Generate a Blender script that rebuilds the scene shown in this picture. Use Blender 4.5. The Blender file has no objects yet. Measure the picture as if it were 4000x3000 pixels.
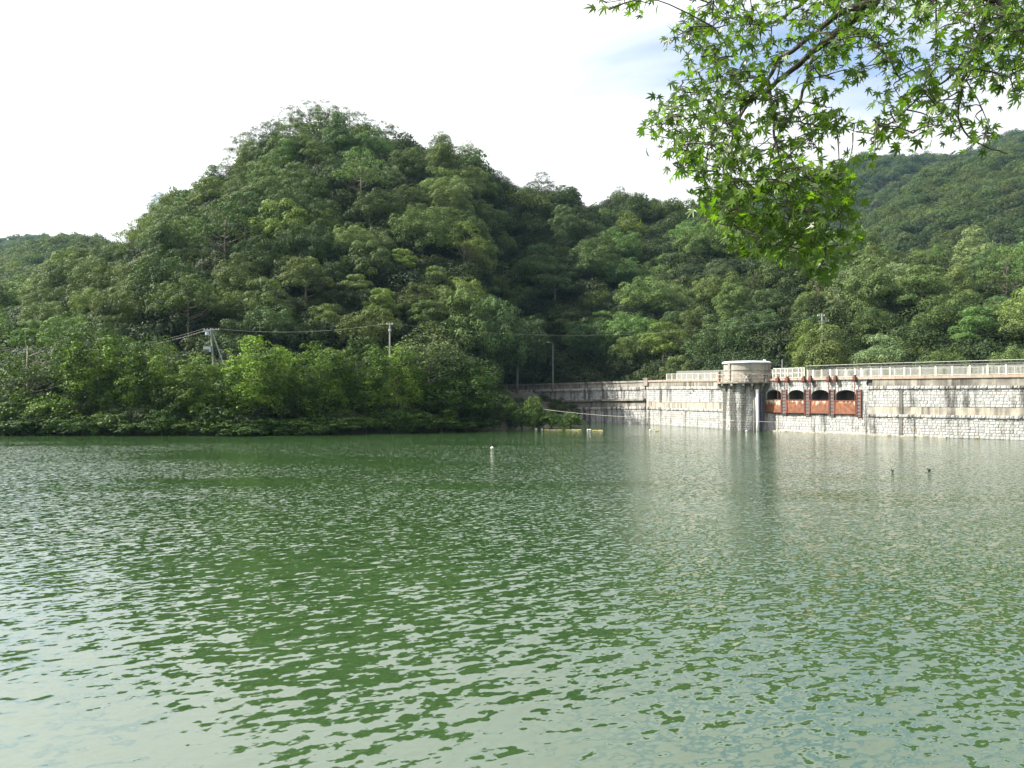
import bpy, math, random
import numpy as np
from mathutils import Vector, Matrix

scene = bpy.context.scene
COL = scene.collection
rad = math.radians

# ------------------------------------------------------------------ camera
HC = 4.5                  # eye height above the water
F, CX, HZ = 3200.0, 2000.0, 1563.0
cam_d = bpy.data.cameras.new('camera')
cam = bpy.data.objects.new('camera', cam_d); COL.objects.link(cam)
cam.location = (0, 0, HC); cam.rotation_euler = (rad(90), 0, 0)
cam_d.sensor_width = 36.0; cam_d.lens = 36.0 * F / 4000.0
cam_d.shift_y = (HZ - 1500.0) / 4000.0
cam_d.clip_start = 0.05; cam_d.clip_end = 9000
scene.camera = cam

# ------------------------------------------------------------------ sky and sun
SUN_AZ, SUN_EL = rad(84), rad(41)        # degrees to the left of the viewing direction, height
SDIR = Vector((-math.sin(SUN_AZ) * math.cos(SUN_EL), math.cos(SUN_AZ) * math.cos(SUN_EL), math.sin(SUN_EL)))
sun_d = bpy.data.lights.new('sun', 'SUN'); sun_d.energy = 5.0; sun_d.angle = rad(0.55); sun_d.color = (1.0, 0.93, 0.82)
sun = bpy.data.objects.new('sun', sun_d); COL.objects.link(sun)
sun.rotation_euler = SDIR.to_track_quat('Z', 'Y').to_euler()
sun.location = (-60, 40, 80)

world = bpy.data.worlds.new('World'); scene.world = world; world.use_nodes = True
wt = world.node_tree; wt.nodes.clear()
def wn(t, **kw):
    n = wt.nodes.new(t)
    for k, v in kw.items(): setattr(n, k, v)
    return n
wo = wn('ShaderNodeOutputWorld'); bg = wn('ShaderNodeBackground'); bg.inputs[1].default_value = 0.1
sky = wn('ShaderNodeTexSky'); sky.sky_type = 'NISHITA'; sky.sun_disc = False
sky.sun_elevation = SUN_EL; sky.sun_rotation = -SUN_AZ; sky.air_density = 1.0; sky.dust_density = 1.5; sky.ozone_density = 1.2
geo = wn('ShaderNodeTexCoord')
sep = wn('ShaderNodeSeparateXYZ'); wt.links.new(geo.outputs['Generated'], sep.inputs[0])
zz = wn('ShaderNodeMath', operation='MAXIMUM'); wt.links.new(sep.outputs[2], zz.inputs[0]); zz.inputs[1].default_value = 0.0
zadd = wn('ShaderNodeMath', operation='ADD'); wt.links.new(zz.outputs[0], zadd.inputs[0]); zadd.inputs[1].default_value = 0.22
dx = wn('ShaderNodeMath', operation='DIVIDE'); wt.links.new(sep.outputs[0], dx.inputs[0]); wt.links.new(zadd.outputs[0], dx.inputs[1])
dy = wn('ShaderNodeMath', operation='DIVIDE'); wt.links.new(sep.outputs[1], dy.inputs[0]); wt.links.new(zadd.outputs[0], dy.inputs[1])
cmb = wn('ShaderNodeCombineXYZ'); wt.links.new(dx.outputs[0], cmb.inputs[0]); wt.links.new(dy.outputs[0], cmb.inputs[1]); cmb.inputs[2].default_value = 15.3
cn = wn('ShaderNodeTexNoise'); wt.links.new(cmb.outputs[0], cn.inputs['Vector']); cn.inputs['Scale'].default_value = 1.15
cn.inputs['Detail'].default_value = 6; cn.inputs['Roughness'].default_value = 0.5; cn.inputs['Distortion'].default_value = 0.4
cr = wn('ShaderNodeValToRGB'); wt.links.new(cn.outputs[0], cr.inputs[0])
cr.color_ramp.elements[0].position = 0.285; cr.color_ramp.elements[0].color = (0, 0, 0, 1)
cr.color_ramp.elements[1].position = 0.445; cr.color_ramp.elements[1].color = (1, 1, 1, 1)
cm = wn('ShaderNodeMix', data_type='RGBA')
wt.links.new(cr.outputs[0], cm.inputs[0]); skm = wn('ShaderNodeMix', data_type='RGBA', blend_type='MULTIPLY'); skm.inputs[0].default_value = 1.0; wt.links.new(sky.outputs[0], skm.inputs[6]); skm.inputs[7].default_value = (.84, .86, .9, 1); wt.links.new(skm.outputs[2], cm.inputs[6])
# thin bright cloud: whiter towards the sun as real forward-scattering cloud is
dotn = wn('ShaderNodeVectorMath', operation='DOT_PRODUCT'); wt.links.new(geo.outputs['Generated'], dotn.inputs[0]); dotn.inputs[1].default_value = SDIR
dmx = wn('ShaderNodeMath', operation='MAXIMUM'); wt.links.new(dotn.outputs['Value'], dmx.inputs[0]); dmx.inputs[1].default_value = 0.0
dpw = wn('ShaderNodeMath', operation='POWER'); wt.links.new(dmx.outputs[0], dpw.inputs[0]); dpw.inputs[1].default_value = 1.5
dsq = wn('ShaderNodeMath', operation='MULTIPLY_ADD'); wt.links.new(dpw.outputs[0], dsq.inputs[0]); dsq.inputs[1].default_value = 6.5; dsq.inputs[2].default_value = 4.0
cc = wn('ShaderNodeCombineColor')
for i, m in enumerate((1.0, 1.0, 1.0)): wt.links.new(dsq.outputs[0], cc.inputs[i])
wt.links.new(cc.outputs[0], cm.inputs[7])
wt.links.new(cm.outputs[2], bg.inputs[0]); wt.links.new(bg.outputs[0], wo.inputs[0])

vs = scene.view_settings
vs.view_transform = 'Standard'; vs.look = 'None'; vs.exposure = 1.5; vs.gamma = 1.0; vs.use_curve_mapping = False
scene.cycles.max_bounces = 3; scene.cycles.diffuse_bounces = 2; scene.cycles.glossy_bounces = 2
scene.cycles.transmission_bounces = 2; scene.cycles.volume_bounces = 0; scene.cycles.transparent_max_bounces = 4
scene.cycles.caustics_reflective = False; scene.cycles.caustics_refractive = False
scene.cycles.use_denoising = True; scene.cycles.adaptive_threshold = 0.02; scene.cycles.sample_clamp_indirect = 6

# ------------------------------------------------------------------ mapping helpers
def W(xs, ys, D):
    """the place at depth D that lies in the photograph's direction (xs, ys)"""
    return Vector(((xs - CX) / F * D, D, HC + (HZ - ys) * D / F))
def ZD(ys, D): return HC + (HZ - ys) * D / F
def interp(tab, x):
    xs = [t[0] for t in tab]; return float(np.interp(x, xs, [t[1] for t in tab]))

# ------------------------------------------------------------------ materials
MAT = {}
def ramp(nt, src, stops):
    r = nt.nodes.new('ShaderNodeValToRGB'); el = r.color_ramp.elements
    while len(el) < len(stops): el.new(0.5)
    for e, (p, c) in zip(el, stops):
        e.position = p; e.color = (c, c, c, 1) if isinstance(c, (int, float)) else (*c, 1)
    nt.links.new(src, r.inputs[0]); return r.outputs[0]
def noise(nt, scale, detail=4, rough=0.55, vec=None, stretch=None, obj=False):
    if vec is None:
        tc = nt.nodes.new('ShaderNodeTexCoord') if obj else nt.nodes.new('ShaderNodeNewGeometry')
        vec = tc.outputs['Object'] if obj else tc.outputs['Position']
    if stretch:
        mp = nt.nodes.new('ShaderNodeMapping'); mp.inputs['Scale'].default_value = stretch
        nt.links.new(vec, mp.inputs[0]); vec = mp.outputs[0]
    n = nt.nodes.new('ShaderNodeTexNoise'); n.inputs['Scale'].default_value = scale
    n.inputs['Detail'].default_value = detail; n.inputs['Roughness'].default_value = rough
    nt.links.new(vec, n.inputs['Vector']); return n.outputs[0]
def mix(nt, fac, a, b, blend='MIX'):
    m = nt.nodes.new('ShaderNodeMix'); m.data_type = 'RGBA'; m.blend_type = blend
    for s, v in ((0, fac), (6, a), (7, b)):
        if hasattr(v, 'is_linked'): nt.links.new(v, m.inputs[s])
        elif s == 0: m.inputs[0].default_value = v
        else: m.inputs[s].default_value = (*v, 1) if len(v) == 3 else v
    return m.outputs[2]
def math_n(nt, op, a, b=0.0, c=0.0):
    m = nt.nodes.new('ShaderNodeMath'); m.operation = op
    for i, v in enumerate((a, b, c)):
        if hasattr(v, 'is_linked'): nt.links.new(v, m.inputs[i])
        else: m.inputs[i].default_value = v
    return m.outputs[0]
def new_mat(name):
    m = bpy.data.materials.new(name); m.use_nodes = True
    nt = m.node_tree; nt.nodes.clear()
    out = nt.nodes.new('ShaderNodeOutputMaterial'); p = nt.nodes.new('ShaderNodeBsdfPrincipled')
    nt.links.new(p.outputs[0], out.inputs[0]); MAT[name] = m
    return m, nt, p, out
def setc(nt, p, v):
    if hasattr(v, 'is_linked'): nt.links.new(v, p.inputs['Base Color'])
    else: p.inputs['Base Color'].default_value = (*v, 1)
def bump(nt, p, h, strength, dist):
    b = nt.nodes.new('ShaderNodeBump'); b.inputs['Strength'].default_value = strength; b.inputs['Distance'].default_value = dist
    nt.links.new(h, b.inputs['Height']); nt.links.new(b.outputs[0], p.inputs['Normal']); return b
def simple(name, col, rough=0.7, metal=0.0, var=0.25, scale=3.0, stretch=None, b=0.0):
    m, nt, p, o = new_mat(name)
    n = noise(nt, scale, 5, 0.6, stretch=stretch)
    d = tuple(c * (1 - var) for c in col); l = tuple(min(1, c * (1 + var)) for c in col)
    setc(nt, p, mix(nt, ramp(nt, n, [(0.3, 0.0), (0.7, 1.0)]), d, l))
    p.inputs['Roughness'].default_value = rough; p.inputs['Metallic'].default_value = metal
    if b: bump(nt, p, noise(nt, scale * 6, 5), 0.6, b)
    return m
def leaf_mat(name, col, tips, rough=0.6, transl=0.35, use_rand=False, spec=0.12):
    """leaf sheet: diffuse + light through the blade + a little gloss, tinted per leaf and per tree"""
    m, nt, p, out = new_mat(name)
    at = nt.nodes.new('ShaderNodeAttribute'); at.attribute_name = 'tint'
    c = mix(nt, at.outputs['Fac'], col, tips)
    oi = nt.nodes.new('ShaderNodeObjectInfo')
    if use_rand:
        c = mix(nt, 1.0, c, ramp(nt, oi.outputs['Random'], [(0.0, (0.55, 0.62, 0.6)), (0.3, (0.8, 0.95, 0.75)), (0.55, (1.1, 1.0, 0.8)), (0.8, (0.95, 1.1, 0.9)), (1.0, (1.45, 1.35, 0.85))]), 'MULTIPLY')
    else:
        c = mix(nt, 1.0, c, oi.outputs['Color'], 'MULTIPLY')
    setc(nt, p, c); p.inputs['Roughness'].default_value = rough
    p.inputs['Specular IOR Level'].default_value = spec
    t = nt.nodes.new('ShaderNodeBsdfTranslucent')
    nt.links.new(mix(nt, 1.0, c, (1.7, 1.9, 0.5), 'MULTIPLY'), t.inputs[0])
    ms = nt.nodes.new('ShaderNodeMixShader'); ms.inputs[0].default_value = transl
    nt.links.new(p.outputs[0], ms.inputs[1]); nt.links.new(t.outputs[0], ms.inputs[2]); nt.links.new(ms.outputs[0], out.inputs[0])
    return m

leaf_mat('leaf_hill', (0.034, 0.056, 0.020), (0.140, 0.180, 0.066), transl=0.12)
leaf_mat('leaf_shore', (0.017, 0.037, 0.012), (0.130, 0.200, 0.036), transl=0.14)
leaf_mat('leaf_far', (0.028, 0.045, 0.024), (0.075, 0.098, 0.046), use_rand=True)
leaf_mat('leaf_under', (0.016, 0.028, 0.012), (0.040, 0.058, 0.022), use_rand=True, transl=0.1)  # undergrowth leaves darkened so the gaps between crowns look shaded
leaf_mat('leaf_maple', (0.020, 0.048, 0.009), (0.10, 0.18, 0.020), rough=0.33, transl=0.5, spec=0.32)
simple('bark', (0.10, 0.085, 0.065), 0.9, var=0.4, scale=6, stretch=(1, 1, 0.25), b=0.02)
simple('bark_maple', (0.045, 0.036, 0.030), 0.85, var=0.4, scale=30, b=0.002)
simple('bark_pale', (0.22, 0.20, 0.17), 0.9, var=0.3, scale=5)
simple('soil', (0.022, 0.030, 0.014), 0.95, var=0.5, scale=0.6)
simple('mud', (0.045, 0.042, 0.028), 0.9, var=0.4, scale=1.2)
simple('metal_white', (0.58, 0.58, 0.52), 0.45, var=0.12, scale=2)
simple('metal_grey', (0.30, 0.31, 0.31), 0.5, var=0.2, scale=2)
simple('metal_dark', (0.10, 0.10, 0.10), 0.5, var=0.2, scale=2)
simple('pole_concrete', (0.22, 0.225, 0.22), 0.8, var=0.2, scale=2)
simple('steel_green', (0.16, 0.22, 0.21), 0.5, var=0.2, scale=2)
simple('transformer', (0.34, 0.42, 0.44), 0.5, var=0.15, scale=2)
simple('roof_metal', (0.66, 0.72, 0.78), 0.35, var=0.1, scale=1.0)
simple('pipe_white', (0.62, 0.64, 0.66), 0.5, var=0.25, scale=2, stretch=(1, 1, 0.2))
simple('strip_blue', (0.03, 0.05, 0.22), 0.5, var=0.3, scale=2)
simple('rope', (0.36, 0.34, 0.30), 0.9, var=0.2, scale=8)
simple('wire', (0.30, 0.30, 0.28), 0.6, var=0.2, scale=3)
simple('buoy_white', (0.46, 0.45, 0.41), 0.5, var=0.15, scale=4)
simple('buoy_yellow', (0.36, 0.31, 0.10), 0.6, var=0.3, scale=2)
simple('feather', (0.004, 0.005, 0.005), 0.8, var=0.4, scale=20)
simple('glass_dark', (0.02, 0.025, 0.03), 0.15, var=0.2, scale=2)
simple('asphalt', (0.06, 0.06, 0.058), 0.9, var=0.2, scale=2)
simple('screen_grey', (0.13, 0.135, 0.12), 0.8, var=0.15, scale=0.8, stretch=(1, 1, 0.3))

def stained(name, light, dark, streak=(0.9, 0.9, 0.05), lo=0.42, hi=0.6, scale=1.6, grime=(0.06, 0.06, 0.055), rough=0.9):
    """old masonry or concrete: colour patches and dark run-off streaks"""
    m, nt, p, o = new_mat(name)
    base = mix(nt, ramp(nt, noise(nt, 1.1, 6, 0.6), [(0.35, 0.0), (0.68, 1.0)]), dark, light)
    st = ramp(nt, noise(nt, scale, 5, 0.65, stretch=streak), [(lo, 0.0), (hi, 1.0)])
    st2 = ramp(nt, noise(nt, 0.35, 3, 0.5), [(0.35, 0.25), (0.65, 1.0)])
    setc(nt, p, mix(nt, math_n(nt, 'MULTIPLY', st, st2), base, grime))
    p.inputs['Roughness'].default_value = rough; p.inputs['Specular IOR Level'].default_value = 0.2
    bump(nt, p, noise(nt, 9, 6, 0.65), 0.7, 0.02)
    return m
stained('concrete', (0.40, 0.37, 0.30), (0.29, 0.265, 0.22), lo=0.44, hi=0.60, grime=(0.08, 0.075, 0.068))
stained('frieze', (0.33, 0.31, 0.26), (0.21, 0.195, 0.165), lo=0.40, hi=0.54, grime=(0.07, 0.065, 0.058))
stained('coping', (0.36, 0.27, 0.215), (0.28, 0.225, 0.18), lo=0.6, hi=0.75)
stained('mortar', (0.29, 0.285, 0.26), (0.20, 0.195, 0.175), lo=0.52, hi=0.72)
stained('house_wall', (0.34, 0.32, 0.28), (0.24, 0.23, 0.20), lo=0.52, hi=0.72, grime=(0.1, 0.09, 0.08))
stained('recess', (0.11, 0.10, 0.085), (0.07, 0.065, 0.055))  # culvert masonry toned much darker, recess shade put into the colour
def stone_mat(name, lo=0.53, hi=0.63):
    m, nt, p, o = new_mat(name)
    oi = nt.nodes.new('ShaderNodeObjectInfo')
    at = nt.nodes.new('ShaderNodeAttribute'); at.attribute_name = 'tint'
    r = math_n(nt, 'FRACT', math_n(nt, 'ADD', at.outputs['Fac'], math_n(nt, 'MULTIPLY', oi.outputs['Random'], 7.31)))
    c = ramp(nt, r, [(0.0, (0.27, 0.275, 0.275)), (0.10, (0.33, 0.335, 0.33)), (0.5, (0.365, 0.37, 0.36)), (0.95, (0.41, 0.41, 0.39)), (0.98, (0.33, 0.29, 0.24)), (1.0, (0.26, 0.26, 0.265))])
    g = ramp(nt, noise(nt, 6, 5, 0.65), [(0.3, 0.72), (0.7, 1.08)])
    c = mix(nt, 1.0, c, g, 'MULTIPLY')
    st = ramp(nt, noise(nt, 0.9, 5, 0.6, stretch=(1, 1, 0.09)), [(lo, 0.0), (hi, 0.85)])
    setc(nt, p, mix(nt, st, c, (0.05, 0.05, 0.045)))
    p.inputs['Roughness'].default_value = 0.9; p.inputs['Specular IOR Level'].default_value = 0.2
    bump(nt, p, noise(nt, 7, 5, 0.6), 0.8, 0.05)
stone_mat('stone'); stone_mat('stone_wing', 0.48, 0.60); stained('frieze_wing', (0.30, 0.285, 0.25), (0.18, 0.17, 0.145), lo=0.42, hi=0.60, scale=0.9, grime=(0.05, 0.05, 0.046)); stone_mat('stone_tower', 0.42, 0.54)

def rust_mat():
    m, nt, p, o = new_mat('rust')
    base = mix(nt, ramp(nt, noise(nt, 2.0, 6, 0.6), [(0.35, 0.0), (0.65, 1.0)]), (0.095, 0.032, 0.016), (0.21, 0.080, 0.034))
    ge = nt.nodes.new('ShaderNodeNewGeometry'); sp = nt.nodes.new('ShaderNodeSeparateXYZ'); nt.links.new(ge.outputs['Position'], sp.inputs[0])
    zf = nt.nodes.new('ShaderNodeMapRange'); nt.links.new(sp.outputs[2], zf.inputs[0])
    zf.inputs[1].default_value = 3.4; zf.inputs[2].default_value = 4.6; zf.inputs[3].default_value = 0.0; zf.inputs[4].default_value = 0.27
    n = math_n(nt, 'ADD', noise(nt, 3.2, 6, 0.7, stretch=(1, 1, 0.28)), zf.outputs[0])
    setc(nt, p, mix(nt, ramp(nt, n, [(0.68, 0.0), (0.76, 0.9)]), base, (0.55, 0.48, 0.36)))
    p.inputs['Roughness'].default_value = 0.8; bump(nt, p, noise(nt, 25, 4), 0.5, 0.01)
    simple('rust_dark', (0.10, 0.035, 0.025), 0.85, var=0.5, scale=3)
    simple('rust_edge', (0.13, 0.042, 0.024), 0.85, var=0.35, scale=3, stretch=(1, 1, 0.3))
    m, nt, p, o = new_mat('rust_rail')
    setc(nt, p, mix(nt, ramp(nt, noise(nt, 2.6, 4), [(0.45, 0.0), (0.6, 1.0)]), (0.50, 0.47, 0.40), (0.30, 0.12, 0.06)))
    p.inputs['Roughness'].default_value = 0.7
rust_mat()

def water_mat():
    m, nt, p, o = new_mat('lake_water')
    ge = nt.nodes.new('ShaderNodeNewGeometry'); P = ge.outputs['Position']
    sp = nt.nodes.new('ShaderNodeSeparateXYZ'); nt.links.new(P, sp.inputs[0])
    alg = ramp(nt, noise(nt, 0.045, 4, 0.6, stretch=(0.7, 1, 1)), [(0.35, 0.0), (0.7, 1.0)])
    setc(nt, p, mix(nt, alg, (0.020, 0.046, 0.014), (0.027, 0.058, 0.018)))
    p.inputs['Roughness'].default_value = 0.06; p.inputs['IOR'].default_value = 2.35
    def rot(sx, sy, a):
        mp = nt.nodes.new('ShaderNodeMapping'); mp.vector_type = 'TEXTURE'
        mp.inputs['Rotation'].default_value = (0, 0, a); mp.inputs['Scale'].default_value = (1 / sx, 1 / sy, 1)
        nt.links.new(P, mp.inputs[0]); return mp.outputs[0]
    def slope(sx, sy, a, detail, k, direction=None):
        """a field of surface slope: wavelets drawn out along their crests"""
        n = nt.nodes.new('ShaderNodeTexNoise'); n.inputs['Scale'].default_value = 1.0; n.inputs['Detail'].default_value = detail; n.inputs['Roughness'].default_value = 0.5
        nt.links.new(rot(sx, sy, a), n.inputs['Vector'])
        v = nt.nodes.new('ShaderNodeVectorMath'); v.operation = 'SUBTRACT'; nt.links.new(n.outputs['Color'], v.inputs[0]); v.inputs[1].default_value = (.5, .5, .5)
        m = nt.nodes.new('ShaderNodeVectorMath'); m.operation = 'MULTIPLY'; m.inputs[1].default_value = (*k, 0)
        if direction is None: nt.links.new(v.outputs[0], m.inputs[0])
        else:
            q = math_n(nt, 'SUBTRACT', n.outputs[0], .5); cx = nt.nodes.new('ShaderNodeCombineXYZ')
            for i_ in range(3): nt.links.new(q, cx.inputs[i_])
            nt.links.new(cx.outputs[0], m.inputs[0])
        return m.outputs[0]
    def vadd(a_, b_):
        m = nt.nodes.new('ShaderNodeVectorMath'); m.operation = 'ADD'; nt.links.new(a_, m.inputs[0]); nt.links.new(b_, m.inputs[1]); return m.outputs[0]
    a1, a2, a3 = rad(34), rad(14), rad(48)
    kd = lambda a_, g: (-math.sin(a_) * g, math.cos(a_) * g)
    sl = slope(0.85, 2.7, a1, 1.5, kd(a1, SL[0]), 1)
    sl = vadd(sl, slope(1.9, 5.2, a2, 1.5, kd(a2, SL[1]), 1))
    # the small chop is stronger out on the open water than in the lee of the near bank
    opn = nt.nodes.new('ShaderNodeMapRange'); opn.interpolation_type = 'SMOOTHSTEP'; nt.links.new(sp.outputs[1], opn.inputs[0])
    opn.inputs[1].default_value = 11; opn.inputs[2].default_value = 42; opn.inputs[3].default_value = 0.35; opn.inputs[4].default_value = 1.0
    chop = vadd(slope(2.6, 5.5, a3, 1.5, kd(a3, SL[2]), 1), slope(6.0, 8.0, a1, 2.0, (SL[3], SL[3])))
    cs_ = nt.nodes.new('ShaderNodeVectorMath'); cs_.operation = 'SCALE'; nt.links.new(chop, cs_.inputs[0]); nt.links.new(opn.outputs[0], cs_.inputs['Scale'])
    sl = vadd(sl, cs_.outputs[0])
    # wind patches, and shelter under the far bank
    wind = ramp(nt, noise(nt, 0.05, 3, 0.6, stretch=(0.5, 1.0, 1)), [(0.38, 0.40), (0.50, 1.0)])
    shel = nt.nodes.new('ShaderNodeMapRange'); shel.interpolation_type = 'SMOOTHSTEP'; nt.links.new(sp.outputs[1], shel.inputs[0])
    shel.inputs[1].default_value = 88; shel.inputs[2].default_value = 116; shel.inputs[3].default_value = 1.0; shel.inputs[4].default_value = 0.40
    amp = math_n(nt, 'MULTIPLY', wind, shel.outputs[0])
    sc_ = nt.nodes.new('ShaderNodeVectorMath'); sc_.operation = 'SCALE'; nt.links.new(sl, sc_.inputs[0]); nt.links.new(amp, sc_.inputs['Scale'])
    up = nt.nodes.new('ShaderNodeCombineXYZ'); up.inputs[2].default_value = 1.0
    nn = nt.nodes.new('ShaderNodeVectorMath'); nn.operation = 'NORMALIZE'; nt.links.new(vadd(up.outputs[0], sc_.outputs[0]), nn.inputs[0])
    nt.links.new(nn.outputs[0], p.inputs['Normal'])
SL = (0.43, 0.38, 0.8, 1.1)
water_mat()

# ------------------------------------------------------------------ mesh helpers
def link(o, parent=None):
    COL.objects.link(o)
    if parent is not None: o.parent = parent
    return o
def mesh_np(name, V, Fq, mat=None, smooth=False, tint=None):
    """V (n,3), Fq (m,3|4) arrays"""
    V = np.asarray(V, np.float32); Fq = np.asarray(Fq, np.int32); k = Fq.shape[1]
    me = bpy.data.meshes.new(name)
    me.vertices.add(len(V)); me.vertices.foreach_set('co', V.ravel())
    me.loops.add(Fq.size); me.loops.foreach_set('vertex_index', Fq.ravel())
    me.polygons.add(len(Fq)); me.polygons.foreach_set('loop_start', np.arange(0, Fq.size, k, dtype=np.int32))
    me.polygons.foreach_set('loop_total', np.full(len(Fq), k, np.int32))
    if smooth: me.polygons.foreach_set('use_smooth', np.ones(len(Fq), bool))
    if tint is not None:
        a = me.attributes.new('tint', 'FLOAT', 'FACE'); a.data.foreach_set('value', np.asarray(tint, np.float32))
    me.update(calc_edges=True); me.validate()
    if mat: me.materials.append(MAT[mat])
    return me
class MB:
    """collects quads and triangles into one mesh"""
    def __init__(s): s.v, s.f = [], []
    def add(s, v, f):
        b = len(s.v); s.v += [tuple(x) for x in v]; s.f += [tuple(b + i for i in q) for q in f]; return s
    def box(s, o, a, b, c):
        """corner o and three edge vectors"""
        o, a, b, c = map(Vector, (o, a, b, c))
        v = [o, o + a, o + a + b, o + b, o + c, o + a + c, o + a + b + c, o + b + c]
        return s.add(v, [(0, 3, 2, 1), (4, 5, 6, 7), (0, 1, 5, 4), (1, 2, 6, 5), (2, 3, 7, 6), (3, 0, 4, 7)])
    def cbox(s, c, size, ax=None):
        c = Vector(c); a, b, d = ax or (Vector((1, 0, 0)), Vector((0, 1, 0)), Vector((0, 0, 1)))
        return s.box(c - a * size[0] / 2 - b * size[1] / 2 - d * size[2] / 2, a * size[0], b * size[1], d * size[2])
    def tube(s, path, radii, n=6, cap=True, flat=1.0):
        path = [Vector(p) for p in path]
        if not hasattr(radii, '__len__'): radii = [radii] * len(path)
        b = len(s.v)
        for i, p in enumerate(path):
            t = (path[min(i + 1, len(path) - 1)] - path[max(i - 1, 0)]).normalized()
            u = t.cross(Vector((0, 0, 1)))
            if u.length < 0.05: u = t.cross(Vector((0, 1, 0)))
            u.normalize(); w = u.cross(t)
            for k in range(n):
                a = 2 * math.pi * k / n
                s.v.append(tuple(p + u * math.cos(a) * radii[i] * flat + w * math.sin(a) * radii[i]))
        for i in range(len(path) - 1):
            for k in range(n):
                k2 = (k + 1) % n
                s.f.append((b + i * n + k, b + i * n + k2, b + (i + 1) * n + k2, b + (i + 1) * n + k))
        if cap:
            s.f.append(tuple(b + k for k in reversed(range(n)))); e = b + (len(path) - 1) * n
            s.f.append(tuple(e + k for k in range(n)))
        return s
    def prism(s, poly, z0, z1):
        n = len(poly); b = len(s.v)
        for z in (z0, z1): s.v += [(p[0], p[1], z) for p in poly]
        for i in range(n):
            j = (i + 1) % n; s.f.append((b + i, b + j, b + n + j, b + n + i))
        s.f.append(tuple(b + n + i for i in range(n))); s.f.append(tuple(b + i for i in reversed(range(n))))
        return s
    def build(s, name, mat, parent=None, smooth=False, tint=None):
        me = bpy.data.meshes.new(name); me.from_pydata(s.v, [], s.f); me.update()
        if smooth: me.polygons.foreach_set('use_smooth', np.ones(len(me.polygons), bool))
        if tint is not None:
            a = me.attributes.new('tint', 'FLOAT', 'FACE'); a.data.foreach_set('value', np.asarray(tint, np.float32))
        me.materials.append(MAT[mat])
        o = link(bpy.data.objects.new(name, me))
        return keep(o, parent) if parent is not None else o
def tag(o, label=None, cat=None, group=None, kind=None):
    for k, v in (('label', label), ('category', cat), ('group', group), ('kind', kind)):
        if v: o[k] = v
    return o
def empty(name, loc=(0, 0, 0)):
    o = bpy.data.objects.new(name, None); o.location = loc; o.empty_display_size = 0.5
    return link(o)
def keep(o, parent):
    """parent without moving: parts are built in world coordinates under an Empty at the thing's base"""
    o.parent = parent; o.matrix_parent_inverse = Matrix.Translation(-Vector(parent.location)); return o

# ------------------------------------------------------------------ water and ground
def sheet(name, x0, x1, y0, y1, z, mat):
    o = MB().add([(x0, y0, z), (x1, y0, z), (x1, y1, z), (x0, y1, z)], [(0, 1, 2, 3)]).build(name, mat)
    return tag(o, kind='structure')
sheet('ground', -1090, 1090, -110, 1470, -3.0, 'soil')
water = sheet('lake_water', -700, 400, -40, 420, 0.0, 'lake_water')

# the near bank the picture was taken from
nb = MB()
rows = [(-14, 3.6), (-3, 3.0), (1.5, 2.7), (3.2, 1.2), (4.2, -0.4), (5.0, -2.5)]
gx = list(np.linspace(-60, 60, 41)); rs = np.random.RandomState(5)
vv = [(x + rs.uniform(-.4, .4), y + rs.uniform(-.2, .2), z + rs.uniform(-.1, .1)) for (y, z) in rows for x in gx]
ff = [(j * 41 + i, j * 41 + i + 1, (j + 1) * 41 + i + 1, (j + 1) * 41 + i) for j in range(len(rows) - 1) for i in range(40)]
tag(nb.add(vv, ff).build('bank', 'soil'), kind='structure')

# ------------------------------------------------------------------ terrain of the hills (photo columns given in 2212-wide coordinates)
K = 4000 / 2212.0
def vnoise(x, y, s):
    """cheap smooth noise"""
    return (math.sin(x * .071 + s) * math.cos(y * .083 - s * 1.7) + .6 * math.sin(x * .17 - y * .13 + s * 2.1) + .4 * math.sin(x * .31 + y * .29 + s)) / 2.0
class Hill:
    def __init__(s, name, sil, Dr, Df, zf, tree_h, xr, pw=0.9, bumps=1.5, back=120, seed=1.0):
        s.sil = [(a * K, b * K) for a, b in sil]; s.Dr = [(a * K, b) for a, b in Dr]; s.Df = [(a * K, b) for a, b in Df]
        s.zf = [(a * K, b) for a, b in zf]; s.th = tree_h; s.xr = (xr[0] * K, xr[1] * K); s.pw = pw; s.bumps = bumps; s.back = back; s.seed = seed; s.name = name
    def at(s, xs, u):
        Dr = interp(s.Dr, xs); Df = interp(s.Df, xs)
        zr = ZD(interp(s.sil, xs), Dr) - s.th; zf = interp(s.zf, xs)
        zr = max(zr, zf + 0.5)
        if u <= 1:
            D = Df + (Dr - Df) * u; z = zf + (zr - zf) * (0.55 * u + 0.45 * math.sin(u * math.pi / 2)) ** s.pw if u > 0 else zf + u * 8
        else:
            D = Dr + s.back * (u - 1); z = zr - (zr + 6) * min(1, (u - 1)) ** 2
        X = (xs - CX) / F * D
        z += vnoise(X, D, s.seed) * s.bumps * min(1, max(u, 0) * 2) * (1 - max(0, min(1, (u - .8) * 3)) * .6)
        return Vector((X, D, z))
    def build(s):
        xs = np.linspace(s.xr[0], s.xr[1], 90); us = list(np.linspace(-0.15, 1, 30)) + list(np.linspace(1.08, 2, 10))
        v = [tuple(s.at(x, u)) for u in us for x in xs]; n = len(xs)
        f = [(j * n + i, j * n + i + 1, (j + 1) * n + i + 1, (j + 1) * n + i) for j in range(len(us) - 1) for i in range(n - 1)]
        me = mesh_np('hill', v, f, 'soil', True)
        return tag(link(bpy.data.objects.new('hill', me)), kind='structure')
DAM_D = [(1800, 210), (1933, 197), (2525, 153), (2602, 146), (2802, 130), (3088, 116), (3500, 102.5), (4000, 92), (4300, 86.5)]
def dam_depth(xs):
    return 1.0 / interp([(a, 1.0 / b) for a, b in DAM_D], xs)
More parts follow.
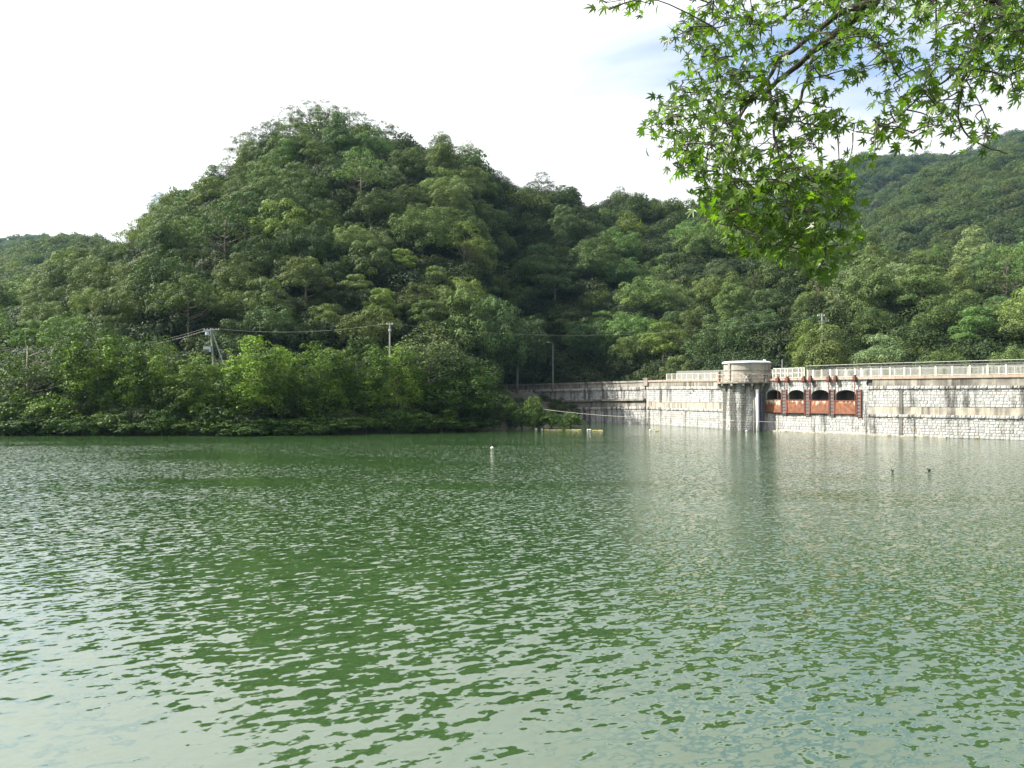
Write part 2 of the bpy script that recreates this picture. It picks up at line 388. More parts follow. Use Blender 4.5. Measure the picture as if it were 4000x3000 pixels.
footA = [(-250, 120), (0, 128), (500, 138), (1000, 150), (1066, 212), (1200, 195), (1396, 168)] + [(x, dam_depth(x * K) + 13) for x in (1450, 1550, 1700, 1900, 2212, 2400)]
hillA = Hill('main', [(-300, 760), (-150, 720), (0, 662), (60, 628), (130, 594), (180, 570), (240, 540), (300, 508), (345, 442), (420, 405), (500, 366), (530, 342), (570, 322), (620, 288), (690, 272), (740, 276), (790, 284), (840, 290), (900, 308), (960, 325), (1010, 326), (1060, 352), (1100, 385), (1160, 392), (1230, 402), (1280, 432), (1310, 490), (1400, 560), (1500, 630), (1600, 690), (1750, 740), (2400, 780)],
             [(-300, 210), (0, 230), (300, 250), (690, 262), (1100, 262), (1280, 255), (1500, 235), (2400, 170)],
             footA, [(-250, 1), (0, 3), (400, 6), (1000, 7), (1500, 4), (2400, 3)], 8.0, (-300, 1800), seed=1.3)
hillB = Hill('saddle', [(1000, 480), (1200, 445), (1290, 440), (1320, 418), (1350, 414), (1400, 425), (1440, 436), (1520, 444), (1600, 465), (1700, 505), (1800, 535), (1850, 522), (1950, 540), (2050, 548), (2212, 562), (2500, 560)],
             [(1000, 330), (1300, 320), (1500, 300), (1700, 270), (1850, 245), (2212, 225), (2500, 215)],
             [(a, b + 12) for a, b in footA], [(1000, 6), (1500, 3), (2500, 2)], 8.0, (1000, 2500), seed=4.1)
hillC = Hill('right spur', [(1500, 640), (1700, 590), (1800, 545), (1830, 522), (1880, 478), (1949, 420), (2010, 380), (2100, 352), (2190, 334), (2212, 330), (2500, 262)],
             [(1500, 420), (1830, 480), (2212, 600), (2500, 620)], [(1500, 300), (2212, 290), (2500, 270)], [(1500, 8), (2500, 8)], 12.0, (1500, 2500), bumps=5, seed=2.2)
hillD = Hill('right ridge', [(1300, 560), (1450, 470), (1520, 442), (1600, 432), (1700, 402), (1800, 368), (1850, 347), (1870, 338), (1950, 338), (2000, 340), (2060, 337), (2120, 322), (2160, 297), (2212, 285), (2500, 235)],
             [(1300, 800), (1800, 900), (2212, 840), (2500, 820)], [(1300, 480), (2500, 520)], [(1300, 12), (2500, 20)], 12.0, (1300, 2500), bumps=8, back=300, seed=3.3)
hillE = Hill('left hill', [(-300, 560), (0, 566), (40, 543), (100, 522), (160, 512), (200, 517), (235, 527), (300, 560), (420, 620)],
             [(-300, 620), (420, 620)], [(-300, 300), (420, 330)], [(-300, 2), (420, 8)], 13.0, (-300, 420), bumps=4, seed=5.5)
hillF = Hill('far left ridge', [(-300, 545), (-100, 530), (0, 517), (40, 510), (90, 505), (130, 513), (170, 513), (215, 521), (260, 531), (400, 560)],
             [(-300, 1180), (400, 1180)], [(-300, 720), (400, 720)], [(-300, 10), (400, 10)], 13.0, (-300, 400), bumps=6, back=300, seed=6.5)
HILLS = [hillA, hillB, hillC, hillD, hillE, hillF]
for h in HILLS: h.build()

# the wooded spit in front of the hill
SHORE = [(-500, 118), (0, 107), (300, 105), (1000, 105), (1500, 112), (1900, 121), (2050, 132), (2300, 150)]
def spit_z(xs, D):
    sh = interp(SHORE, xs); return -0.6 + min(1, max(0, D - sh + 1.0) / 4.0) * 2.2 + max(0, D - sh - 3) * .11
xs_ = np.linspace(-160, 2330, 60); ds_ = np.linspace(-2, 46, 22)
v = []
for d in ds_:
    for x in xs_:
        e = min(1, (x + 160) / 160.0, (2330 - x) / 260.0)
        sh = interp(SHORE, x) + (1 - max(0, e)) * 8
        D = sh + d + 0.8 * math.sin(x * .031) + .5 * math.sin(x * .083)
        z = spit_z(x, interp(SHORE, x) + d) * (max(0, e) ** .4) - (1 - max(0, e)) * .8
        v.append(((x - CX) / F * D, D, z + (vnoise(x * .4, D * 3, 2) * .25 if d > 1 else 0)))
f = [(j * 60 + i, j * 60 + i + 1, (j + 1) * 60 + i + 1, (j + 1) * 60 + i) for j in range(21) for i in range(59)]
tag(link(bpy.data.objects.new('shore_bank', mesh_np('shore_bank', v, f, 'mud', True))), kind='structure')

# ------------------------------------------------------------------ masonry dam
ROWX = [2525, 2602, 2802, 3088, 3400, 4000, 4300]
ROWS = {'cop_t': [1486, 1484, 1483, 1478, 1471.5, 1461.7, 1456.5], 'cop_b': [1493, 1491, 1490, 1486, 1481.5, 1473.4, 1469],
        'fri_b': [1511, 1509, 1509, 1508, 1507, 1506, 1505.5], 'cor_b': [1522, 1521, 1521, 1521, 1521, 1518, 1517],
        'upp_b': [1568, 1573, 1571, 1580, 1588.6, 1592.7, 1595], 'ban_b': [1587, 1592, 1597, 1607, 1617, 1624, 1627.5],
        'co2_b': [1598, 1602, 1608, 1618, 1628, 1637.5, 1642]}
WROW = {'cop_t': (1503.8, 1486), 'cop_b': (1510, 1493), 'fri_b': (1526.6, 1511), 'cor_b': (1535.6, 1522), 'upp_b': (1574, 1562), 'ban_b': (1597, 1587), 'co2_b': (1606, 1598)}
def plan(xs):
    D = dam_depth(xs); return Vector(((xs - CX) / F * D, D, 0))
def frame(xs):
    t = (plan(xs + 6) - plan(xs - 6)).normalized()
    n = Vector((t.y, -t.x, 0))
    return plan(xs), t, n                                       # t: towards the photo's right, n: out over the water
def row_z(r, xs):
    if r == 'base': return -1.2
    D = dam_depth(xs)
    if xs < 2525: return ZD(float(np.interp(xs, [1933, 2525], WROW[r])), D)
    return ZD(float(np.interp(xs, ROWX, ROWS[r])), D)
def strip(mb, x0, x1, ra, rb, off, back=0.6, za=0.0, zb=0.0, step=14):
    """a course of the wall between two levels, standing off metres proud of the wall line"""
    xs = list(np.linspace(x0, x1, max(2, int((x1 - x0) / step) + 1))); b = len(mb.v)
    for x in xs:
        p, t, n = frame(x); zt, zb_ = row_z(ra, x) + za, row_z(rb, x) + zb
        for q, z in ((p + n * off, zb_), (p + n * off, zt), (p - n * back, zt), (p - n * back, zb_)): mb.v.append((q.x, q.y, z))
    for i in range(len(xs) - 1):
        for k in range(4):
            k2 = (k + 1) % 4
            mb.f.append((b + i * 4 + k, b + (i + 1) * 4 + k, b + (i + 1) * 4 + k2, b + i * 4 + k2))
    e = b + (len(xs) - 1) * 4
    mb.f.append((b, b + 1, b + 2, b + 3)); mb.f.append((e + 3, e + 2, e + 1, e)); return mb

# stone blocks: a shared set of rough-faced unit blocks (x along wall, y out, z up)
rs = np.random.RandomState(11)
def block_geo(r):
    i = 0.045; V = [(-.5, 0, -.5), (.5, 0, -.5), (.5, 0, .5), (-.5, 0, .5)]
    V += [(x + r.uniform(-.02, .02), .75 + r.uniform(-.2, .2), z + r.uniform(-.02, .02)) for x, z in ((-.5 + i, -.5 + i), (.5 - i, -.5 + i), (.5 - i, .5 - i), (-.5 + i, .5 - i))]
    V.append((r.uniform(-.15, .15), 1.0 + r.uniform(0, .35), r.uniform(-.15, .15)))
    return V, [(0, 1, 5, 4), (1, 2, 6, 5), (2, 3, 7, 6), (3, 0, 4, 7), (4, 5, 8), (5, 6, 8), (6, 7, 8), (7, 4, 8)]
BLOCKS = [block_geo(rs) for _ in range(10)]
BLOCK_ME = {}
def block_mesh(k, mat):
    if (k, mat) not in BLOCK_ME:
        me = bpy.data.meshes.new('stone_block'); me.from_pydata(BLOCKS[k][0], [], BLOCKS[k][1]); me.update(); me.materials.append(MAT[mat]); BLOCK_ME[(k, mat)] = me
    return BLOCK_ME[(k, mat)]
def place_stones(specs, parent, mat, limit=300):
    """specs: (centre, along, out, width, height, proud). The largest in the photo are objects of their own, the rest one mesh"""
    specs.sort(key=lambda s: -(s[3] * s[4]) / (s[0].y ** 2))
    mb = MB(); tints = []
    for i, (c, t, n, w, h, pr) in enumerate(specs):
        k = rs.randint(10); M = Matrix((( t.x * w, n.x * pr, 0, c.x), (t.y * w, n.y * pr, 0, c.y), (0, 0, h, c.z), (0, 0, 0, 1)))
        if i < limit:
            o = bpy.data.objects.new('stone', block_mesh(k, mat)); COL.objects.link(o)
            o.parent = parent; o.matrix_parent_inverse = Matrix.Translation(-Vector(parent.location)); o.matrix_basis = M
        else:
            mb.add([M @ Vector(q) for q in BLOCKS[k][0]], BLOCKS[k][1]); tints += [rs.rand()] * len(BLOCKS[k][1])
    if mb.v: tag(mb.build('stone_courses', mat, parent, tint=tints), kind='stuff')
def courses(specs, x0, x1, zt_f, zb_f, hrow, off=0.0, wmin=.32, wmax=.72, proud=.07, holes=None):
    """fill a field of wall with irregular coursed blocks"""
    xm = (x0 + x1) / 2; n = max(1, round((zt_f(xm) - max(zb_f(xm), -0.35)) / hrow))
    for r in range(n):
        x = x0 + rs.uniform(0, 4)
        while x < x1 - 1:
            ppm = abs((plan(x + 1) - plan(x)).length)             # metres per photo column
            w = rs.uniform(wmin, wmax); xe = min(x1, x + w / ppm); xc = (x + xe) / 2; w = (xe - x) * ppm
            if w > .15:
                p, t, nn = frame(xc); zt, zb = zt_f(xc), max(zb_f(xc), -0.35); h = (zt - zb) / n
                zc = zb + h * (r + .5)
                if holes is None or not holes(xc, zc):
                    specs.append((Vector((p.x, p.y, zc)) + nn * off, t, nn, w - .022, h - .022, proud * rs.uniform(.5, 1.2)))
            x = xe
Z = lambda r, d=0.0: (lambda x: row_z(r, x) + d)

TX0, TX1 = 2838, 3000           # where the tower covers the wall
BX0, BX1 = 2996, 3385           # gate bay
dam = empty('dam', plan(3450)); dam.location.z = 0
def dam_part(name, mat, segs):
    mb = MB()
    for s in segs: strip(mb, *s)
    return mb.build(name, mat, dam)
for s_ in ((2525, BX0), (BX1, 4300)): dam_part('core', 'mortar', [(*s_, 'cor_b', 'base', 0.0, 3.0)])
dam_part('crest', 'asphalt', [(2525, 4300, 'cop_b', 'cor_b', -0.15, 4.6)])
for a_, b_ in ((2525, BX0 - 2), (BX1 + 25, 4300)):
    dam_part('frieze', 'frieze', [(a_, b_, 'cop_b', 'fri_b', .12, .5)])
    dam_part('band', 'concrete', [(a_, b_, 'upp_b', 'ban_b', .03, .4, -.05)])
stained('grime', (0.20, 0.19, 0.17), (0.10, 0.095, 0.085), lo=.42, hi=.6)
dam_part('pilaster', 'grime', [(3513, 3527, 'fri_b', 'base', .13, .3)])
cop = dam_part('coping_bed', 'mortar', [(2525, 4300, 'cop_t', 'cop_b', .2, .4, -.03)])
# coping slabs, one by one
x = 2527.0
while x < 4180:
    ppm = (plan(x + 1) - plan(x)).length; xe = x + 0.92 / ppm
    if not (TX0 < (x + xe) / 2 < TX1 - 6):
        mb = MB(); strip(mb, x + .4, xe - .4, 'cop_t', 'cop_b', .27 + rs.uniform(-.015, .015), .5, rs.uniform(-.012, .012), .0, 400)
        mb.build('coping_slab', 'coping', dam)
    x = xe
specs = []
for a, b in ((2527, TX0 + 10), (BX1 + 4, 4290)):
    courses(specs, a, b, Z('fri_b'), Z('cor_b'), .42, .1, .3, .55, .16)
    courses(specs, a, b, Z('cor_b'), Z('upp_b'), .36)
    courses(specs, a, b, Z('ban_b'), Z('co2_b'), .40, .1, .3, .55, .16)
    courses(specs, a, b, Z('co2_b'), lambda x: -.35, .36)
# gate bay masonry above and below the openings
GATES = [(2993, 3058), (3078, 3147), (3168, 3244), (3264, 3348)]
def sill_z(x): return ZD(1614 + (x - 3088) * .02, dam_depth(x))
def spring_z(x): return ZD(1541, dam_depth(x))
def arch_rows(x): return ZD(1523, dam_depth(x))
def in_arch(x, z):
    for a, b in GATES:
        if a - 3 < x < b + 3:
            c, r = (a + b) / 2, (b - a) / 2 + 3
            top = spring_z(x) + (arch_rows(x) - spring_z(x) + .22) * math.sqrt(max(0, 1 - ((x - c) / r) ** 2)) + .12
            return z < top
    return False
courses(specs, BX0, BX1 + 3, Z('cop_b'), sill_z, .36, 0, .3, .6, .06, in_arch)
courses(specs, BX0, BX1 + 3, sill_z, lambda x: -.35, .36)
place_stones(specs, dam, 'stone')
# bay wall with the four real arched openings
mb = MB(); rec = MB()
edges = [BX0] + [(GATES[i][1] + GATES[i + 1][0]) / 2 for i in range(3)] + [BX1]
def wp(x, z, off=0.0):
    p, t, n = frame(x); q = p + n * off; return (q.x, q.y, z)
for (a, b), e0, e1 in zip(GATES, edges[:-1], edges[1:]):
    a, b = max(a + 4, e0 + 1), b - 4
    N = 12; cx, r = (a + b) / 2, (b - a) / 2
    curve = [(cx - r * math.cos(math.pi * i / N), spring_z(cx) + (arch_rows(cx) - spring_z(cx)) * math.sin(math.pi * i / N)) for i in range(N + 1)]
    ztop = lambda x: row_z('cop_b', x)
    for x0, x1 in ((e0, a), (b, e1)):
        mb.add([wp(x0, -1.2), wp(x1, -1.2), wp(x1, ztop(x1)), wp(x0, ztop(x0))], [(0, 1, 2, 3)])
    zs = sill_z(cx) - .1
    mb.add([wp(a, -1.2), wp(b, -1.2), wp(b, zs), wp(a, zs)], [(0, 1, 2, 3)])
    for i in range(N):
        (x0, z0), (x1, z1) = curve[i], curve[i + 1]
        mb.add([wp(x0, z0), wp(x1, z1), wp(x1, ztop(x1)), wp(x0, ztop(x0))], [(0, 1, 2, 3)])
    loop = [(a, zs)] + curve + [(b, zs)]
    for i in range(len(loop) - 1):
        (x0, z0), (x1, z1) = loop[i], loop[i + 1]
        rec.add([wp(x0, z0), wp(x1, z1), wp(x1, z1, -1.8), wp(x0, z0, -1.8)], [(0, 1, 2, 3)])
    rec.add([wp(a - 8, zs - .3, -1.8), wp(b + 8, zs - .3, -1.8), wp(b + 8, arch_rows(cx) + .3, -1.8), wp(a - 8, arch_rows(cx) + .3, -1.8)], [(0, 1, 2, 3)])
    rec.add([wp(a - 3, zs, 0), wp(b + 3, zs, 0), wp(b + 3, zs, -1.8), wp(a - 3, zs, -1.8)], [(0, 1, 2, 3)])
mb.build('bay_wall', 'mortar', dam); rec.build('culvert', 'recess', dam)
vmb = MB(); vt = []
for a, b in GATES:
    cx, r = (a + b) / 2, (b - a) / 2 - 4; ppm = (plan(cx + 1) - plan(cx)).length; rm = r * ppm
    rise = arch_rows(cx) - spring_z(cx)
    for i in range(11):
        a0, a1 = math.pi * (i + .04) / 11, math.pi * (i + .96) / 11
        q = []
        for o_ in (.0, .13):
            for ang, k in ((a0, 1.0), (a1, 1.0), (a1, 1.0), (a0, 1.0)):
                pass
        pts = []
        for off in (-.02, .11):
            for ang, ex in ((a0, 0), (a1, 0), (a1, .42), (a0, .42)):
                xx = cx - (rm + ex) / ppm * math.cos(ang); zz_ = spring_z(cx) + (rise + ex) * math.sin(ang); pts.append(wp(xx, zz_, off))
        vmb.add(pts, [(4, 5, 6, 7), (0, 1, 5, 4), (1, 2, 6, 5), (2, 3, 7, 6), (3, 0, 4, 7)]); vt += [rs.rand()] * 5
tag(vmb.build('voussoirs', 'stone', dam, tint=vt), kind='stuff')
# concrete apron just above the water line, and the bay's sill
dam_part('apron', 'concrete', [(2998, 3700, 'base', 'base', .38, .3, 1.32, 0.0)])
tag(dam, 'long granite block dam with pink coping and two stained concrete bands', 'dam')

wing = empty('retaining_wall', plan(2200)); wing.location.z = 0
def wing_part(name, mat, segs):
    mb = MB()
    for s in segs: strip(mb, *s)
    return mb.build(name, mat, wing)
wing_part('core', 'mortar', [(1840, 2524, 'cor_b', 'base', 0.0, 1.6)])
wing_part('coping', 'frieze_wing', [(1840, 2518, 'cop_t', 'cop_b', .25, 1.0)])
wing_part('frieze', 'frieze_wing', [(1840, 2524, 'cop_b', 'fri_b', .10, .8)])
wing_part('ledge', 'frieze_wing', [(1840, 2522, 'upp_b', 'upp_b', .55, .4, .28, -.1)])
wing_part('band', 'frieze_wing', [(1840, 2524, 'upp_b', 'ban_b', .12, .4, -.11)])
mb = MB(); p, t, n = frame(2528)
mb.cbox(Vector((p.x, p.y, row_z('cop_t', 2528) - .35)) - n * .1, (1.5, 1.0, 1.3), (t, n, Vector((0, 0, 1)))); mb.cbox(Vector((p.x, p.y, row_z('cop_t', 2528) + .36)) - n * .1, (1.7, 1.2, .16), (t, n, Vector((0, 0, 1))))
mb.build('corner_pier', 'frieze', wing)
specs = []
courses(specs, 1850, 2523, Z('fri_b'), Z('cor_b'), .5, .1, .4, .8, .2)
courses(specs, 1850, 2523, Z('cor_b'), Z('upp_b', .2), .42, 0, .5, 1.1)
courses(specs, 1850, 2523, Z('ban_b'), Z('co2_b'), .5, .1, .4, .8, .16)
courses(specs, 1850, 2523, Z('co2_b'), lambda x: -.3, .42, 0, .5, 1.1)
place_stones(specs, wing, 'stone_wing', 300)
tag(wing, 'shaded stone wing wall running from the dam corner back behind the bushes', 'wall')

# ------------------------------------------------------------------ sluice gates and guide columns
UP = Vector((0, 0, 1))
GLAB = ['rusty sluice gate in the shade beside the tower', 'rusty red sluice gate second from the tower', 'rusty red sluice gate third from the tower', 'rusty sluice gate farthest from the tower, most paint flaked']
def col_box(mb, x0, x1, z0, z1, off0, off1):
    v = [wp(x, z, o) for z in (z0, z1) for x, o in ((x0, off0), (x1, off0), (x1, off1), (x0, off1))]
    return mb.add(v, [(3, 2, 1, 0), (4, 5, 6, 7), (0, 1, 5, 4), (1, 2, 6, 5), (2, 3, 7, 6), (3, 0, 4, 7)])
for gi, (a, b) in enumerate(GATES):
    cx = (a + b) / 2; D = dam_depth(cx); zt, zb = ZD(1560 + gi * 1.2, D), ZD(1611 + gi * 2.2, D)
    g = empty('sluice_gate', wp(cx, zb, .3))
    col_box(MB(), a, b, zb, zt, .16, .26).build('gate_panel', 'rust', g)
    for z in (zb, zt - .10): col_box(MB(), a, b, z, z + .10, .262, .33).build('edge_beam', 'rust_edge', g)
    for x in (a, b - 2.6): col_box(MB(), x, x + 2.6, zb + .102, zt - .102, .262, .34).build('side_rail', 'rust_edge', g)
    for x in ((b - 12,) if gi == 0 else ((a + 5, b + 0) if gi < 3 else (a + 7, b - 2))):
        ct, cb = row_z('cop_t', x), row_z('cop_b', x)
        m = MB(); col_box(m, x - 5, x + 5, cb - .35, ct + .08, .28, .62); col_box(m, x - 3, x + 3, ct + .08, ct + .28, .2, .5); col_box(m, x - 6.5, x + 6.5, cb - .12, cb + .04, .28, .72)
        m.build('hoist_bracket', 'rust_dark', g)
        MB().tube([wp(x, cb - .3, .42), wp(x, arch_rows(x) + .1, .40), wp(x, zt, .3)], .055, 6).build('lifting_rod', 'rust_dark', g)
    tag(g, GLAB[gi], 'sluice gate', 'sluice gates in the dam')
CLAB = ['rusty gate guide column nearest the tower', 'rusty guide column second from the tower', 'rusty guide column third from the tower', 'rusty guide column at the far end beside plain masonry']
for ci, (a, b) in enumerate([(3057, 3077), (3147.5, 3167), (3244.5, 3263), (3349, 3368)]):
    D = dam_depth((a + b) / 2); z0, z1 = ZD(1622 + ci * 2.5, D), ZD(1521, D)
    g = empty('gate_guide_column', wp((a + b) / 2, z0, .2))
    for x in (a, b - 2.6): col_box(MB(), x, x + 2.6, z0, z1, .10, .30).build('flange', 'rust_edge', g)
    col_box(MB(), a + 2.6, b - 2.6, z0, z1, .10, .2).build('web', 'metal_dark', g)
    for k in range(8):
        z = z0 + (z1 - z0) * (k + .5) / 8; col_box(MB(), a + 2.6, b - 2.6, z, z + .07, .2, .30).build('rung', 'rust_dark', g)
    tag(g, CLAB[ci], 'guide column', 'gate guide columns')

# ------------------------------------------------------------------ intake tower and valve house (round pier against the dam)
TC, TR = Vector((35.2, 123.0, 0)), 3.45
def cp(a, r=TR, z=0.0): return TC + Vector((math.sin(a) * r, -math.cos(a) * r, z))      # a = 0 faces the camera side, + to the photo's right
def arc(a0, a1, r, n): return [cp(a0 + (a1 - a0) * i / n, r) for i in range(n + 1)]
FULL = [rad(d) for d in range(-180, 180, 10)]
tower = empty('intake_tower', (TC.x, TC.y, 0))
tt = ZD(1497, 119.5)
MB().prism([tuple(cp(a_))[:2] for a_ in FULL], -1.2, tt).build('core', 'mortar', tower)
specs = []
nrow = 20; hrow = (tt - .1 + .3) / nrow
for r_ in range(nrow):
    a_ = rad(-125) + rs.uniform(0, .15)
    while a_ < rad(85):
        w = rs.uniform(.42, .78); da = w / TR; am = a_ + da / 2; n_ = Vector((math.sin(am), -math.cos(am), 0)); t_ = Vector((math.cos(am), math.sin(am), 0))
        c = cp(am, TR - .012); specs.append((Vector((c.x, c.y, -.3 + hrow * (r_ + .5))), t_, n_, w - .03, hrow - .025, .06 * rs.uniform(.7, 1.3))); a_ += da
place_stones(specs, tower, 'stone_tower', 300)
def radial_box(a_, w, r0, r1, z0, z1, name, mat, parent):
    n_ = Vector((math.sin(a_), -math.cos(a_), 0)); t_ = Vector((math.cos(a_), math.sin(a_), 0))
    return MB().box(TC + n_ * r0 - t_ * w / 2 + UP * z0, t_ * w, n_ * (r1 - r0), UP * (z1 - z0)).build(name, mat, parent)
radial_box(rad(7), .85, TR - .2, TR + .3, -1, tt - .02, 'pilaster', 'frieze', tower)
radial_box(rad(48), .5, TR - .2, TR + .3, -1, tt - .02, 'pilaster', 'frieze', tower)
for d_ in (-100, -72, -46, -22, -5, 19, 34, 62):
    a_ = rad(d_); n_ = Vector((math.sin(a_), -math.cos(a_), 0)); t_ = Vector((math.cos(a_), math.sin(a_), 0)) * .16; m = MB()
    prof = [(TR - .05, tt - 1.25), (TR + .18, tt - 1.1), (TR + .45, tt - .62), (TR + .78, tt - .36), (TR + .78, tt - .02), (TR - .05, tt - .02)]
    vv = [TC + n_ * r_ + UP * z_ + t_ * sgn for sgn in (-1, 1) for r_, z_ in prof]; k = len(prof)
    m.add(vv, [tuple(range(k)), tuple(reversed(range(k, 2 * k)))] + [(i, (i + 1) % k, k + (i + 1) % k, k + i) for i in range(k)]).build('corbel', 'frieze', tower)
deck = arc(rad(-125), rad(62), TR + .85, 22) + [TC + Vector((5.6, -4.2, 0)), TC + Vector((7.2, -3.6, 0)), TC + Vector((5.5, 1.0, 0)), TC + Vector((0, 3, 0))]
MB().prism([tuple(p)[:2] for p in deck], tt, tt + .2).build('deck', 'frieze', tower)
tag(tower, 'round pale stone intake tower jutting from the dam, dark water stains', 'tower')
hz0, hz1 = tt + .205, ZD(1420, 121); HR = TR - .12
house = empty('valve_house', (TC.x, TC.y, hz0))
MB().prism([tuple(cp(a_, HR))[:2] for a_ in FULL], hz0, hz1).build('wall', 'house_wall', house)
for z_, d_, h_ in ((hz1 - 1.02, .10, .12), (hz0 + .01, .08, .22)): MB().prism([tuple(cp(a_, HR + d_))[:2] for a_ in FULL], z_, z_ + h_).build('string_course', 'concrete', house)
for d_ in (-62, 62, 76): radial_box(rad(d_), .34, HR - .1, HR + .16, hz0, hz1 - .02, 'pilaster', 'house_wall', house)
for d_ in (-14, 38):
    w = radial_box(rad(d_), .8, HR - .1, HR + .045, hz0 + .5, hz0 + 1.25, 'window', 'glass_dark', house)
    radial_box(rad(d_), 1.15, HR - .1, HR + .13, hz0 + 1.253, hz0 + 1.42, 'lintel', 'concrete', w)
    radial_box(rad(d_), 1.0, HR - .1, HR + .11, hz0 + .42, hz0 + .497, 'sill', 'concrete', w)
    for o_ in (-.07, .07): radial_box(rad(d_ + o_ * 95), .05, HR, HR + .07, hz0 + .5, hz0 + 1.25, 'mullion', 'metal_grey', w)
m = MB(); rings = ((HR + .08, hz1 + .003), (HR + .26, hz1 + .07), (HR + .26, hz1 + .20), (HR + .05, hz1 + .34), (HR * .5, hz1 + .42)); k = len(FULL)
for r_, z_ in rings: m.v += [tuple(cp(a_, r_, z_)) for a_ in FULL]
for j in range(len(rings) - 1):
    for i in range(k): m.f.append((j * k + i, j * k + (i + 1) % k, (j + 1) * k + (i + 1) % k, (j + 1) * k + i))
m.f.append(tuple((len(rings) - 1) * k + i for i in range(k))); m.f.append(tuple(reversed(range(k)))); roof = m.build('roof', 'roof_metal', house)
MB().cbox(cp(rad(45), HR - .4) + UP * (hz1 + .45), (.3, .3, .25)).build('roof_vent', 'roof_metal', roof)
tag(house, 'small round grey valve house with pale rimmed roof on the tower', 'building')

rail = empty('platform_railing', tuple(cp(0, TR + .8, tt + .2)))
rp = arc(rad(-118), rad(62), TR + .78, 12) + [TC + Vector((5.5, -4.1, 0)), TC + Vector((7.1, -3.5, 0))]
for z, r in ((1.12, .034), (.6, .022), (.12, .022)):
    MB().tube([p + UP * (tt + .2 + z) for p in rp], r, 5).build('rail', 'rust_rail', rail)
for i, q in enumerate(rp): MB().tube([q + UP * (tt + .2), q + UP * (tt + 1.34)], .034, 5).build('post', 'rust_rail', rail)
tag(rail, 'rust spotted pipe railing round the tower platform', 'railing')
lb = cp(rad(-98), TR + .55, tt + .2); lf = empty('lifting_frame', lb)
for d in (0, .62): MB().box(lb + Vector((-d * .1, -d, 0)), Vector((.13, 0, 0)), Vector((0, .13, 0)), UP * 1.55).build('upright', 'rust_dark', lf)
MB().box(lb + Vector((-.062, -.62, 1.553)), Vector((.13, .0, 0)), Vector((.06, .75, 0)), UP * .14).build('crossbeam', 'rust_dark', lf)
tag(lf, 'dark rusty lifting frame at the platform end beside the valve house', 'frame')
b0 = cp(rad(-16), TR + .38); hw = empty('gate_winch', (b0.x, b0.y, tt + .2))
MB().cbox(b0 + UP * (tt + .45), (.5, .4, .5)).build('base', 'metal_grey', hw)
MB().tube([b0 + UP * (tt + .70), b0 + UP * (tt + 1.0)], [.2, .12], 10).build('gearbox', 'buoy_white', hw)
ring = [b0 + Vector((.45 * math.cos(a), .45 * math.sin(a), tt + 1.05)) for a in np.linspace(0, 2 * math.pi, 17)]
MB().tube(ring, .03, 5).build('handwheel', 'metal_white', hw)
MB().tube([b0 + Vector((-.45, 0, tt + 1.05)), b0 + Vector((.45, 0, tt + 1.05))], .025, 5).build('spoke', 'metal_white', hw)
tag(hw, 'white hand wheel winch behind the platform railing', 'winch')
b0 = cp(rad(30), TR + .4); hw2 = empty('valve_spindle', (b0.x, b0.y, tt + .2))
MB().tube([b0 + UP * (tt + .2), b0 + UP * (tt + 1.5)], .05, 6).build('stem', 'metal_grey', hw2)
MB().tube([b0 + UP * (tt + .2), b0 + UP * (tt + .7)], [.22, .14], 8).build('pedestal', 'metal_grey', hw2)
for zz_ in (1.0, 1.3):
    MB().tube([b0 + Vector((.36 * math.cos(a), .36 * math.sin(a), tt + zz_)) for a in np.linspace(0, 2 * math.pi, 15)], .03, 5).build('handwheel', 'metal_grey', hw2)
tag(hw2, 'grey valve spindle with two wheels on the platform by the right window', 'valve')

pb = W(2960, 1683, 119.0); pt = W(2957, 1521, 119.0)
pipe = MB().tube([(pb.x, pb.y, -.8), (pb.x, pb.y, 1.5), (pt.x, pt.y, pt.z)], .21, 12).build('drain_pipe', 'pipe_white', smooth=True)
tag(pipe, 'white vertical pipe down the shaded side of the tower into the water', 'pipe')
pb = W(2976, 1683, 119.4); pt = W(2974, 1540, 119.4)
tag(MB().tube([(pb.x, pb.y, -.8), (pt.x, pt.y, pt.z)], .09, 8).build('blue_strip', 'strip_blue', smooth=True), 'thin dark blue strip just behind the white pipe', 'pipe')  # thin dark blue tube added beside the white pipe

